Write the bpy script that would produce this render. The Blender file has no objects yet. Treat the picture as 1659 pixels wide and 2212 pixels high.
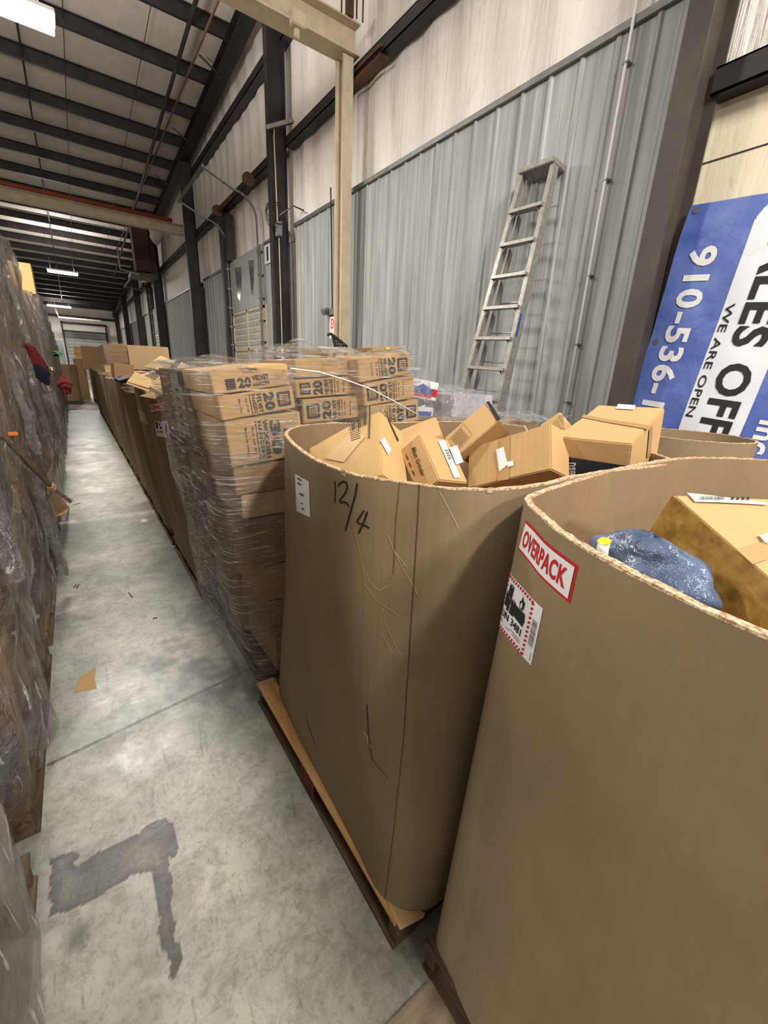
import bpy, bmesh, math, random
from mathutils import Vector, Matrix, Euler, noise
C = bpy.context.scene
COL = C.collection
R3 = random.Random(7)
# ---------------------------------------------------------------- camera
FPX = 902.08; CX, CY = 829.5, 1106.0
yaw, pit, rol = -0.62829, -0.318735, -0.0466285
RM = (Matrix.Rotation(yaw, 3, 'Z') @ Matrix.Rotation(pit, 3, 'X') @
      Matrix(((math.cos(rol), 0, math.sin(rol)), (0, 1, 0), (-math.sin(rol), 0, math.cos(rol)))))
CAM = Vector((0, 0, 1.7))
cd = bpy.data.cameras.new('camera'); cam = bpy.data.objects.new('camera', cd); COL.objects.link(cam)
cd.sensor_fit = 'HORIZONTAL'; cd.sensor_width = 36.0; cd.lens = FPX / 1659 * 36.0
cd.clip_start = 0.02; cd.clip_end = 200
r_, f_, u_ = RM.col[0], RM.col[1], RM.col[2]
m4 = Matrix((r_, u_, -f_)).transposed().to_4x4(); m4.translation = CAM
cam.matrix_world = m4; C.camera = cam

def ray(x, y): return RM @ Vector(((x - CX) / FPX, 1.0, -(y - CY) / FPX))
def at(x, y, ax, val):
    d = ray(x, y); i = 'xyz'.index(ax); t = (val - CAM[i]) / d[i]; return CAM + d * t
def proj(q):
    c = RM.transposed() @ (Vector(q) - CAM); return (CX + FPX * c[0] / c[1], CY - FPX * c[2] / c[1])

# ---------------------------------------------------------------- world, lights, exposure
C.view_settings.view_transform = 'Standard'; C.view_settings.look = 'None'
C.view_settings.exposure = 0.0; C.view_settings.gamma = 1.0
try: C.view_settings.use_curve_mapping = False
except Exception: pass
W = bpy.data.worlds.new('warehouse_air'); C.world = W; W.use_nodes = True
W.node_tree.nodes['Background'].inputs[0].default_value = (1.0, 0.95, 0.89, 1)
W.node_tree.nodes['Background'].inputs[1].default_value = 0.27
def area(name, loc, size, energy, rot=(0, 0, 0), col=(1, 0.97, 0.925), parent=None):
    d = bpy.data.lights.new(name, 'AREA'); d.shape = 'RECTANGLE'; d.size = size[0]; d.size_y = size[1]
    d.energy = energy; d.color = col
    o = bpy.data.objects.new(name, d); COL.objects.link(o); o.location = loc; o.rotation_euler = rot
    if parent: o.parent = parent
    return o
# high-bay strip lights of the warehouse behind and beside the camera, plus two added fill lamps (out of frame)
area('strip_light_behind', (0.45, -7.2, 5.7), (1.5, 0.3), 470, (math.radians(25), 0, 0))
area('strip_light_aisle_left', (-5.0, -1.0, 5.9), (1.3, 0.3), 270, (0, math.radians(-15), 0))
area('fill_light_bay_left', (-4.2, 5.5, 6.3), (1.3, 0.3), 360, (0, math.radians(-15), 0))  # added fill lamp, brightens the aisle faces of the bins
area('strip_light_bay_far_left', (-6.5, 20, 5.8), (1.3, 0.3), 350)
area('fill_light_near_wall', (1.2, -2.6, 6.0), (1.3, 0.3), 420, (math.radians(35), math.radians(-38), 0))  # added fill lamp, tilted to brighten the near wall

# ---------------------------------------------------------------- materials
def lin(c): return tuple((v / 255 / 12.92 if v / 255 <= .04045 else ((v / 255 + .055) / 1.055) ** 2.4) for v in c) + (1,)
class NT:
    def __init__(s, name):
        s.m = bpy.data.materials.new(name); s.m.use_nodes = True; s.t = s.m.node_tree; s.n = s.t.nodes; s.l = s.t.links
        s.b = s.n['Principled BSDF']; s.tc = s.n.new('ShaderNodeTexCoord')
    def map(s, scale=(1, 1, 1), rot=(0, 0, 0), src='Object'):
        mp = s.n.new('ShaderNodeMapping'); mp.inputs['Scale'].default_value = scale; mp.inputs['Rotation'].default_value = rot
        s.l.new(s.tc.outputs[src], mp.inputs[0]); return mp.outputs[0]
    def noise(s, scale, detail=4, rough=.6, vec=None, dist=0):
        n = s.n.new('ShaderNodeTexNoise'); n.inputs['Scale'].default_value = scale; n.inputs['Detail'].default_value = detail
        n.inputs['Roughness'].default_value = rough; n.inputs['Distortion'].default_value = dist
        s.l.new(vec if vec else s.tc.outputs['Object'], n.inputs['Vector']); return n.outputs['Fac']
    def ramp(s, fac, stops):
        r = s.n.new('ShaderNodeValToRGB'); e = r.color_ramp.elements
        while len(e) < len(stops): e.new(.5)
        for i, (p, c) in enumerate(stops): e[i].position = p; e[i].color = c if len(c) == 4 else tuple(c) + (1,)
        s.l.new(fac, r.inputs[0]); return r.outputs[0]
    def mix(s, fac, a, b, mode='MIX'):
        m = s.n.new('ShaderNodeMix'); m.data_type = 'RGBA'; m.blend_type = mode
        for k, v in ((0, fac), (6, a), (7, b)):
            if isinstance(v, (int, float)): m.inputs[k].default_value = v
            elif isinstance(v, tuple): m.inputs[k].default_value = v
            else: s.l.new(v, m.inputs[k])
        return m.outputs[2]
    def math(s, op, a, b=0):
        m = s.n.new('ShaderNodeMath'); m.operation = op
        for k, v in ((0, a), (1, b)):
            if isinstance(v, (int, float)): m.inputs[k].default_value = v
            else: s.l.new(v, m.inputs[k])
        return m.outputs[0]
    def bump(s, h, strength=.3, dist=.01):
        b = s.n.new('ShaderNodeBump'); b.inputs['Strength'].default_value = strength; b.inputs['Distance'].default_value = dist
        s.l.new(h, b.inputs['Height']); s.l.new(b.outputs[0], s.b.inputs['Normal']); return b.outputs[0]
    def col(s, v):
        if isinstance(v, tuple): s.b.inputs['Base Color'].default_value = v
        else: s.l.new(v, s.b.inputs['Base Color'])
    def set(s, **k):
        for a, v in k.items(): s.b.inputs[a.replace('_', ' ')].default_value = v
        return s
def g(v): return (v, v, v, 1)
BW = [(0, g(0)), (1, g(1))]
def m_plain(name, rgb, rough=.6, metal=0, var=.12, ns=8, bump=0):
    t = NT(name); c = lin(rgb); d = tuple(x * (1 - var * 2) for x in c[:3]) + (1,)
    t.col(t.mix(t.ramp(t.noise(ns, 5), [(.3, g(0)), (.7, g(1))]), d, c)); t.set(Roughness=rough, Metallic=metal)
    if bump: t.bump(t.noise(ns * 4, 4), bump)
    return t.m
def m_card(name, rgb, streak=(60, 60, 2), var=.1):
    t = NT(name); c = lin(rgb)
    lo = tuple(x * (1 - 2.2 * var) for x in c[:3]) + (1,); hi = tuple(min(1, x * (1 + var)) for x in c[:3]) + (1,)
    a = t.mix(t.ramp(t.noise(2.2, 5, .65), [(.3, g(0)), (.7, g(1))]), lo, hi)
    a = t.mix(t.math('MULTIPLY', t.ramp(t.noise(1, 3, .5, t.map(streak)), [(.42, g(0)), (.62, g(1))]), .22), a, lo)
    a = t.mix(t.math('MULTIPLY', t.ramp(t.noise(350, 2), [(.55, g(0)), (.75, g(1))]), .18), a, lo)
    t.col(a); t.set(Roughness=.78); t.b.inputs['Specular IOR Level'].default_value = .25
    t.bump(t.math('ADD', t.noise(1, 3, .5, t.map(streak)), t.math('MULTIPLY', t.noise(14, 4), .6)), .18, .006)
    return t.m
CARD_BIN = m_card('bin_cardboard', (142, 122, 94))
CARD_IN = m_card('bin_inside_cardboard', (142, 119, 90))
CARD_A = m_card('kraft_cardboard_tan', (196, 158, 108), (3, 60, 60), .06)
CARD_B = m_card('kraft_cardboard_brown', (170, 134, 94), (3, 60, 60), .08)
CARD_C = m_card('kraft_cardboard_grey_brown', (150, 122, 92), (3, 60, 60), .08)
CARD_D = m_card('kraft_cardboard_pale', (206, 172, 128), (3, 60, 60), .06)
CARD_Y = m_card('kraft_cardboard_yellow', (200, 164, 110), (3, 60, 60), .06)
def m_edge():
    t = NT('torn_board_edge'); t.col(t.mix(t.ramp(t.noise(160, 3, .7), [(.4, g(0)), (.6, g(1))]), lin((150, 112, 80)), lin((222, 194, 160))))
    t.set(Roughness=.9); t.bump(t.noise(200, 2), .6, .004); return t.m
EDGE = m_edge()
def m_film(name, base=.16, haze=.5, tint=(225, 220, 214), streak=(3, 3, 26), rough=.12, bstr=.9, hazecol=.5, rope_glints=.5, rot=(0, 0, 0), thr=.6):
    """stretch film: clear sheet, cloudy where doubled, bunches and highlights painted white as ropes"""
    t = NT(name); n, l = t.n, t.l
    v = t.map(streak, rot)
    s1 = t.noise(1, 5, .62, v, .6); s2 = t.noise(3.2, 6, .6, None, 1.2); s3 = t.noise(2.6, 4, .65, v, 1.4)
    rp = t.ramp(s3, [(thr, g(0)), (thr + .06, g(1))])  # near-white streaks paint highlights along the bunched film
    f = t.math('ADD', t.math('MULTIPLY', t.ramp(s1, [(.42, g(0)), (.72, g(1))]), haze * .55),
               t.math('ADD', t.math('MULTIPLY', t.ramp(s2, [(.4, g(0)), (.75, g(1))]), haze * .5), base))
    f = t.math('ADD', f, t.math('MULTIPLY', rp, rope_glints))
    cl = t.n.new('ShaderNodeClamp'); l.new(f, cl.inputs[0]); cl.inputs[2].default_value = .96; f = cl.outputs[0]
    tr = n.new('ShaderNodeBsdfTransparent'); mx = n.new('ShaderNodeMixShader')
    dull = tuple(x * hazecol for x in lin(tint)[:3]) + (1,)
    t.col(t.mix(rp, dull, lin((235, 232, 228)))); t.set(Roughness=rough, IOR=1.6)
    t.b.inputs['Specular IOR Level'].default_value = 1.0; t.b.inputs['Coat Weight'].default_value = .6; t.b.inputs['Coat Roughness'].default_value = .06
    t.bump(t.math('ADD', t.noise(2, 6, .6, v, 1.5), t.math('MULTIPLY', t.noise(9, 5, .65, None, 2), 1.0)), bstr, .07)
    l.new(f, mx.inputs[0]); l.new(tr.outputs[0], mx.inputs[1]); l.new(t.b.outputs[0], mx.inputs[2])
    l.new(mx.outputs[0], n['Material Output'].inputs[0]); return t.m
FILM = m_film('stretch_film_clear', .10, .28, streak=(1.6, 1.6, 34), rough=.1, hazecol=.75, rope_glints=.75, thr=.565)
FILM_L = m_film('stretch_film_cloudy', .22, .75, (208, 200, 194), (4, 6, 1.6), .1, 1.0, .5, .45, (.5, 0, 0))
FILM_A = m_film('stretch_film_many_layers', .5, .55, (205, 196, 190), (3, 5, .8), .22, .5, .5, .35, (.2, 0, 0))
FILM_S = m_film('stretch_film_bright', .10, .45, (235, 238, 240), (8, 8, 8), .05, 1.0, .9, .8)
TAPE = NT('packing_tape'); TAPE.col(lin((176, 138, 88))); TAPE.set(Roughness=.22); TAPE.bump(TAPE.noise(30, 3), .15, .004); TAPE = TAPE.m
TAPE_G = NT('amber_packing_tape'); TAPE_G.col(TAPE_G.mix(TAPE_G.ramp(TAPE_G.noise(12, 5, .6, TAPE_G.map((2, 2, 2)), .3), [(.35, g(0)), (.7, g(1))]), lin((128, 92, 40)), lin((190, 150, 76)))); TAPE_G.set(Roughness=.16); TAPE_G.bump(TAPE_G.noise(14, 5, .6, None, 1), .4, .01); TAPE_G = TAPE_G.m
WHITE = m_plain('paper_white', (226, 224, 222), .6, 0, .03)
INK = m_plain('black_ink', (34, 30, 28), .7, 0, .1)
INK_F = m_plain('faded_black_print', (62, 50, 40), .8, 0, .2, 60)
INK_T = m_plain('brown_print', (118, 90, 60), .8, 0, .1, 60)
RED = m_plain('label_red', (190, 30, 38), .55, 0, .05)
PINK = m_plain('faded_label_pink', (214, 130, 130), .6, 0, .05)
DARKST = m_plain('dark_painted_steel', (60, 54, 54), .5, .3, .3, 2.5, .1)
COLM = m_plain('brown_painted_column', (74, 66, 58), .55, .1, .25, 3, .1)
CREAM = m_plain('cream_painted_steel', (214, 196, 166), .55, 0, .14, 5, .1)
RUST = m_plain('rust_brown_metal', (104, 66, 46), .6, .2, .3, 6, .2)
ORANGE = m_plain('red_oxide_rail', (176, 84, 58), .6, 0, .12, 5)
GALV = m_plain('galvanised_steel', (140, 140, 136), .42, .6, .15, 10)
ALU = m_plain('worn_aluminium', (168, 165, 156), .42, .45, .18, 20)
BLACKP = m_plain('black_plastic', (24, 24, 26), .4, 0, .1)
GREYP = m_plain('grey_plastic', (120, 120, 118), .5)
BLUEP = NT('blue_poly_bag'); BLUEP.col(BLUEP.mix(BLUEP.ramp(BLUEP.noise(9, 4), [(.35, g(0)), (.7, g(1))]), lin((52, 62, 84)), lin((120, 136, 166)))); BLUEP.set(Roughness=.14); BLUEP.bump(BLUEP.noise(16, 5, .6, None, 1), .5, .02); BLUEP = BLUEP.m
YEL = m_plain('yellow_label', (226, 208, 30), .5, 0, .05)
ORG = m_plain('orange_tag', (226, 120, 40), .5, 0, .05)
BLUE = m_plain('print_blue', (44, 74, 150), .5, 0, .05)
NAVY = m_plain('print_navy', (34, 46, 62), .45, 0, .2, 6)
GREENF = m_plain('mint_green_cloth', (110, 178, 130), .9, 0, .2, 20)
REDF = m_plain('dark_red_cloth', (116, 22, 28), .95, 0, .3, 20, .4)
NAVYF = m_plain('navy_cloth', (34, 26, 40), .95, 0, .2, 20, .4)
SCARF = m_plain('scuffed_board_fibre', (192, 164, 128), .95, 0, .1, 60)
LEDM = NT('led_tube'); LEDM.b.inputs['Emission Color'].default_value = (1, .97, .93, 1); LEDM.b.inputs['Emission Strength'].default_value = 22; LEDM.col(lin((255, 255, 255))); LEDM = LEDM.m
EXITM = NT('exit_face'); EXITM.col(lin((255, 220, 215))); EXITM.b.inputs['Emission Color'].default_value = lin((255, 190, 180)); EXITM.b.inputs['Emission Strength'].default_value = .25; EXITM = EXITM.m
EXITR = NT('exit_letters'); EXITR.col(lin((230, 30, 50))); EXITR.b.inputs['Emission Color'].default_value = lin((255, 50, 70)); EXITR.b.inputs['Emission Strength'].default_value = .9; EXITR = EXITR.m
def m_wood(name, a, b, sc=(3, 40, 40)):
    t = NT(name); t.col(t.mix(t.ramp(t.noise(1, 6, .65, t.map(sc), .8), [(.35, g(0)), (.65, g(1))]), lin(a), lin(b)))
    t.set(Roughness=.8); t.bump(t.noise(1, 4, .6, t.map(sc)), .3, .005); return t.m
WOOD_N = m_wood('fresh_pallet_wood', (190, 142, 84), (226, 182, 122), (40, 3, 40))
WOOD_D = m_wood('weathered_pallet_wood', (62, 48, 36), (106, 84, 62), (40, 3, 40))
WOOD_G = m_wood('grey_brown_pallet_wood', (84, 70, 54), (128, 108, 84), (40, 3, 40))
PLY = m_wood('plywood_sheet', (120, 104, 84), (164, 146, 118), (4, 30, 30))

def m_floor():
    t = NT('sealed_concrete')
    n1 = t.ramp(t.noise(1.1, 7, .6, None, .3), [(.34, g(0)), (.66, g(1))])
    c = t.mix(n1, lin((140, 143, 135)), lin((196, 192, 176)))
    n2 = t.ramp(t.noise(7, 10, .78, None, .5), [(.44, g(0)), (.60, g(1))])
    c = t.mix(t.math('MULTIPLY', n2, .6), c, lin((120, 118, 108)))
    n5 = t.ramp(t.noise(34, 8, .8, None, .4), [(.5, g(0)), (.66, g(1))])
    c = t.mix(t.math('MULTIPLY', n5, .55), c, lin((104, 98, 88)))
    n6 = t.ramp(t.noise(2.6, 8, .75, None, .8), [(.56, g(0)), (.66, g(1))])
    c = t.mix(t.math('MULTIPLY', n6, .3), c, lin((96, 96, 96)))
    n3 = t.ramp(t.noise(1, 5, .7, t.map((70, 9, 1), (0, 0, .1)), .3), [(.58, g(0)), (.72, g(1))])
    c = t.mix(t.math('MULTIPLY', n3, .55), c, lin((84, 80, 72)))
    n4 = t.ramp(t.noise(1, 4, .7, t.map((8, 90, 1), (0, 0, -.15))), [(.62, g(0)), (.74, g(1))])
    c = t.mix(t.math('MULTIPLY', n4, .35), c, lin((96, 92, 82)))
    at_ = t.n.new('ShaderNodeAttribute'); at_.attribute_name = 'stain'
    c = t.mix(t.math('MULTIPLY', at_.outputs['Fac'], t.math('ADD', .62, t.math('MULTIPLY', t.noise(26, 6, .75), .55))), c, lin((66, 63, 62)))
    t.col(c)
    r = t.ramp(t.noise(2.4, 6, .7), [(.3, g(.26)), (.7, g(.52))]); t.l.new(r, t.b.inputs['Roughness'])
    t.b.inputs['Specular IOR Level'].default_value = .6
    t.bump(t.math('ADD', t.noise(1, 4, .6, t.map((3, 9, 1))), t.math('MULTIPLY', t.noise(60, 5, .7), .25)), .35, .006); return t.m
FLOORM = m_floor()
def m_insul(name, a, b, dirt, vert=True, bs=.5):
    t = NT(name)
    c = t.mix(t.ramp(t.noise(.8, 5, .6), [(.3, g(0)), (.7, g(1))]), lin(a), lin(b))
    d = t.ramp(t.noise(1, 7, .75, t.map((1, 2.2, .9)), 1), [(.56, g(0)), (.74, g(1))])
    c = t.mix(t.math('MULTIPLY', d, .5), c, lin(dirt))
    d2 = t.ramp(t.noise(6, 7, .8, None, 1.5), [(.66, g(0)), (.72, g(1))])
    c = t.mix(t.math('MULTIPLY', d2, .5), c, lin(dirt))
    t.col(c); t.set(Roughness=.55)
    t.bump(t.math('ADD', t.noise(1, 5, .6, t.map((3, 3.5, .35) if vert else (3, 1, 3)), .8), t.math('MULTIPLY', t.noise(5, 5), .3)), bs, .06); return t.m
INSUL = m_insul('white_vinyl_insulation', (220, 211, 203), (238, 230, 222), (138, 120, 106))
CEILM = m_insul('roof_insulation', (196, 184, 174), (214, 203, 193), (150, 136, 124), False, .3)
BOARD = m_insul('cream_wall_board', (214, 200, 172), (230, 216, 190), (90, 74, 60), True, .25)
FOIL = m_insul('crinkled_foil_insulation', (200, 190, 182), (236, 228, 220), (130, 116, 106), True, 1.0)
def m_liner():
    t = NT('grey_steel_liner')
    c = t.mix(t.ramp(t.noise(1, 6, .6, t.map((1, 14, .6))), [(.35, g(0)), (.68, g(1))]), lin((142, 143, 140)), lin((180, 181, 178)))
    d = t.ramp(t.noise(1, 6, .7, t.map((1, 3, .8)), .6), [(.6, g(0)), (.8, g(1))])
    c = t.mix(t.math('MULTIPLY', d, .3), c, lin((130, 124, 112)))
    t.col(c); t.set(Roughness=.62, Metallic=.05); t.bump(t.noise(1, 3, .5, t.map((1, 6, .5))), .15, .01); return t.m
LINER = m_liner()
def m_banner():
    t = NT('banner_blue_vinyl')
    t.col(t.mix(t.ramp(t.noise(2.4, 5, .6), [(.35, g(0)), (.7, g(1))]), lin((66, 88, 158)), lin((104, 122, 186))))
    t.set(Roughness=.4); t.bump(t.noise(3.2, 4, .5, None, .6), .4, .04); return t.m
BANB = m_banner()
def m_banw():
    t = NT('banner_white_vinyl'); d = t.ramp(t.noise(5, 7, .75, None, 1), [(.55, g(0)), (.75, g(1))])
    t.col(t.mix(t.math('MULTIPLY', d, .3), lin((222, 222, 226)), lin((150, 146, 146)))); t.set(Roughness=.45); return t.m
BANW = m_banw()

# ---------------------------------------------------------------- object helpers
ORG_ = {}
def org(p): return ORG_.get(p.name, Vector((0, 0, 0))) if p else Vector((0, 0, 0))
def tag(o, label=None, cat=None, group=None, kind=None, category=None):
    cat = cat or category
    if label: o['label'] = label
    if cat: o['category'] = cat
    if group: o['group'] = group
    if kind: o['kind'] = kind
    return o
def thing(name, loc, label, cat, group=None, rotz=0):
    o = bpy.data.objects.new(name, None); COL.objects.link(o); o.location = loc; o.rotation_euler = (0, 0, rotz)
    o.empty_display_size = .1; ORG_[o.name] = Vector(loc); return tag(o, label, cat, group)
class MB:
    def __init__(s): s.v = []; s.f = []; s.mi = []
    def add(s, vs, fs, mi=0):
        b = len(s.v); s.v += [Vector(v) for v in vs]; s.f += [tuple(b + i for i in f) for f in fs]; s.mi += [mi] * len(fs); return s
    def box(s, a, b, mi=0, M=None):
        x0, y0, z0 = a; x1, y1, z1 = b
        vs = [Vector(p) for p in ((x0, y0, z0), (x1, y0, z0), (x1, y1, z0), (x0, y1, z0), (x0, y0, z1), (x1, y0, z1), (x1, y1, z1), (x0, y1, z1))]
        if M: vs = [M @ v for v in vs]
        return s.add(vs, [(0, 3, 2, 1), (4, 5, 6, 7), (0, 1, 5, 4), (1, 2, 6, 5), (2, 3, 7, 6), (3, 0, 4, 7)], mi)
    def bar(s, p, q, w, h, mi=0, up=(0, 0, 1)):
        p, q = Vector(p), Vector(q); d = (q - p); L = d.length; d.normalize(); up = Vector(up)
        x = d.cross(up)
        if x.length < 1e-4: x = d.cross(Vector((1, 0, 0)))
        x.normalize(); z = x.cross(d)
        vs = [e + x * a * w / 2 + z * b * h / 2 for e in (p, q) for a, b in ((-1, -1), (1, -1), (1, 1), (-1, 1))]
        return s.add(vs, [(3, 2, 1, 0), (4, 5, 6, 7), (0, 1, 5, 4), (1, 2, 6, 5), (2, 3, 7, 6), (3, 0, 4, 7)], mi)
    def tube(s, pts, r, n=8, mi=0):
        pts = [Vector(p) for p in pts]; vs = []
        a = None
        for i, p in enumerate(pts):
            d = (pts[min(i + 1, len(pts) - 1)] - pts[max(i - 1, 0)]).normalized()
            if a is None: a = d.orthogonal().normalized()
            else: a = (a - d * a.dot(d)).normalized()
            b = d.cross(a)
            vs += [p + (a * math.cos(2 * math.pi * k / n) + b * math.sin(2 * math.pi * k / n)) * r for k in range(n)]
        fs = [(i * n + k, i * n + (k + 1) % n, (i + 1) * n + (k + 1) % n, (i + 1) * n + k) for i in range(len(pts) - 1) for k in range(n)]
        fs += [tuple(range(n))[::-1], tuple((len(pts) - 1) * n + k for k in range(n))]
        return s.add(vs, fs, mi)
    def grid(s, fn, nu, nv, mi=0):
        vs = [fn(i / nu, j / nv) for j in range(nv + 1) for i in range(nu + 1)]; w = nu + 1
        return s.add(vs, [(j * w + i, j * w + i + 1, (j + 1) * w + i + 1, (j + 1) * w + i) for j in range(nv) for i in range(nu)], mi)
    def build(s, name, mats, parent=None, smooth=False, bevel=0, **tg):
        me = bpy.data.meshes.new(name); o0 = org(parent)
        me.from_pydata([tuple(v - o0) for v in s.v], [], s.f); 
        if not isinstance(mats, (list, tuple)): mats = [mats]
        for m in mats: me.materials.append(m)
        for p, i in zip(me.polygons, s.mi): p.material_index = i; p.use_smooth = smooth
        if bevel:
            bm = bmesh.new(); bm.from_mesh(me); bmesh.ops.bevel(bm, geom=bm.edges[:], offset=bevel, segments=2, affect='EDGES', clamp_overlap=True); bm.to_mesh(me); bm.free()
        me.update(); o = bpy.data.objects.new(name, me); COL.objects.link(o); ORG_[o.name] = o0.copy()
        if parent: o.parent = parent
        if tg: tag(o, **tg)
        return o
_tc = {}
def glyphs(txt, bold=.0):
    k = (txt, bold)
    if k in _tc: return _tc[k]
    cu = bpy.data.curves.new('t', 'FONT'); cu.body = txt; cu.size = 1; cu.offset = bold; cu.resolution_u = 3; cu.space_character = 1.0 + bold * 2
    o = bpy.data.objects.new('t', cu); COL.objects.link(o); dg = bpy.context.evaluated_depsgraph_get(); dg.update()
    me = bpy.data.meshes.new_from_object(o.evaluated_get(dg))
    vs = [(v.co.x, v.co.y) for v in me.vertices]; fs = [tuple(p.vertices) for p in me.polygons]
    bpy.data.objects.remove(o); bpy.data.curves.remove(cu); bpy.data.meshes.remove(me)
    x0 = min(v[0] for v in vs); x1 = max(v[0] for v in vs); y0 = min(v[1] for v in vs); y1 = max(v[1] for v in vs)
    vs = [((x - x0) / (x1 - x0), (y - y0) / (y1 - y0)) for x, y in vs]
    _tc[k] = (vs, fs, (x1 - x0) / (y1 - y0)); return _tc[k]
class Sheet:
    """printing laid on a surface given by S(u, v, lift) -> world point"""
    def __init__(s, S, mb=None): s.S = S; s.mb = mb or MB()
    def rect(s, u0, v0, u1, v1, mi=0, lift=.001, n=1):
        s.mb.grid(lambda a, b: s.S(u0 + (u1 - u0) * a, v0 + (v1 - v0) * b, lift), n, n, mi); return s
    def quad(s, pts, mi=0, lift=.001):
        s.mb.add([s.S(p[0], p[1], lift) for p in pts], [tuple(range(len(pts)))], mi); return s
    def text(s, txt, u0, v0, u1, v1, mi=0, lift=.0015, bold=.02, rot=0):
        vs, fs, asp = glyphs(txt, bold); o = []
        for x, y in vs:
            if rot == 0: a, b = x, y
            elif rot == -90: a, b = y, 1 - x      # reads downwards, tops to the right
            elif rot == 90: a, b = 1 - y, x       # reads upwards
            else: a, b = 1 - x, 1 - y
            o.append(s.S(u0 + (u1 - u0) * a, v0 + (v1 - v0) * b, lift))
        s.mb.add(o, fs, mi); return s
    def stroke(s, pts, w, mi=0, lift=.0015):
        for i in range(len(pts) - 1):
            (a, b), (c, d) = pts[i], pts[i + 1]; L = math.hypot(c - a, d - b) or 1e-6; nx, ny = -(d - b) / L * w / 2, (c - a) / L * w / 2
            ex, ey = (c - a) / L * w * .25, (d - b) / L * w * .25
            s.quad([(a + nx - ex, b + ny - ey), (a - nx - ex, b - ny - ey), (c - nx + ex, d - ny + ey), (c + nx + ex, d + ny + ey)], mi, lift)
        return s
    def disc(s, u, v, r, mi=0, lift=.0015, n=20):
        s.mb.add([s.S(u + r * math.cos(2 * math.pi * k / n), v + r * math.sin(2 * math.pi * k / n), lift) for k in range(n)], [tuple(range(n))], mi); return s
def plane_S(o, U, V):
    o, U, V = Vector(o), Vector(U), Vector(V); N = U.cross(V).normalized()
    return lambda u, v, l: o + U * u + V * v + N * l
# --- cartons
def carton(label, dims, M, mat=CARD_A, name='carton', group=None, cat='cardboard box', dent=.004, seed=0, seam='z1', tape=None, n=6, mats2=None):
    """dims along local x,y,z from the corner at the origin; M places it"""
    X, Y, Z = dims; ctr = Vector(dims) / 2
    def dsp(p):
        q = p + (p - ctr).normalized() * noise.noise(p * 5 + Vector((seed * 3.1, seed, 0))) * dent
        return q
    def S(face):
        o, U, V = {'x0': ((0, Y, 0), (0, -1, 0), (0, 0, 1)), 'x1': ((X, 0, 0), (0, 1, 0), (0, 0, 1)), 'y0': ((0, 0, 0), (1, 0, 0), (0, 0, 1)),
                   'y1': ((X, Y, 0), (-1, 0, 0), (0, 0, 1)), 'z1': ((0, 0, Z), (1, 0, 0), (0, 1, 0)), 'z0': ((0, Y, 0), (1, 0, 0), (0, -1, 0))}[face]
        o, U, V = Vector(o), Vector(U), Vector(V); N = U.cross(V)
        return lambda u, v, l: dsp(o + U * u + V * v) + N * l
    L = {'x0': (Y, Z), 'x1': (Y, Z), 'y0': (X, Z), 'y1': (X, Z), 'z0': (X, Y), 'z1': (X, Y)}
    mb = MB()
    for fc in L:
        s = S(fc); a, b = L[fc]; mb.grid(lambda u, v: s(u * a, v * b, 0), n, n, 0)
    me = bpy.data.meshes.new(name); me.from_pydata([tuple(v) for v in mb.v], [], mb.f)
    bm = bmesh.new(); bm.from_mesh(me); bmesh.ops.remove_doubles(bm, verts=bm.verts[:], dist=.0004)
    es = [e for e in bm.edges if len(e.link_faces) == 2 and e.calc_face_angle(0) > .9]
    bmesh.ops.bevel(bm, geom=es, offset=.004, segments=2, affect='EDGES'); bm.to_mesh(me); bm.free()
    me.materials.append(mat); me.materials.append(INK_F)
    o = bpy.data.objects.new(name, me); COL.objects.link(o); o.matrix_world = M; ORG_[o.name] = Vector((0, 0, 0))
    tag(o, label, cat, group)
    if seam:
        for sm in seam.split(','):
            a, b = L[sm[:2]]; sh = Sheet(S(sm[:2]))
            if a >= b or sm.endswith('u'): sh.rect(0, b / 2 - .0012, a, b / 2 + .0012, 0, .0006, 6)
            else: sh.rect(a / 2 - .0012, 0, a / 2 + .0012, b, 0, .0006, 6)
            sh.mb.build('flap_seam', INK_T, o)
    for tp in (tape or []):
        fc, u0, v0, u1, v1 = tp[:5]; sh = Sheet(S(fc)); sh.rect(u0, v0, u1, v1, 0, .0012, 8); sh.mb.build('tape_strip', tp[5] if len(tp) > 5 else TAPE, o, smooth=True)
    o_S = {fc: S(fc) for fc in L}
    return o, o_S, L
def sticker(o, S, u0, v0, u1, v1, lines=5, bars=True, label=None, seed=0, name='shipping_label', mats=None):
    r = random.Random(seed); sh = Sheet(S); sh.rect(u0, v0, u1, v1, 0, .0018, 6); w, h = u1 - u0, v1 - v0
    for k in range(lines):
        vv = v0 + h * (.12 + .8 * k / max(1, lines)); sh.rect(u0 + w * .08, vv, u0 + w * r.uniform(.4, .9), vv + h * .03, 1, .0024)
    if bars:
        x = u0 + w * .12
        while x < u0 + w * .6:
            b = r.choice((.012, .02, .03)) * w; sh.rect(x, v0 + h * .55, x + b, v0 + h * .85, 1, .0026); x += b + w * r.choice((.012, .02))
    p = sh.mb.build(name, mats or [WHITE, INK], o)
    if label: p['label'] = label
    return p
def MT(loc, rot=(0, 0, 0)): return Matrix.Translation(Vector(loc)) @ Euler(rot, 'XYZ').to_matrix().to_4x4()

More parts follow.
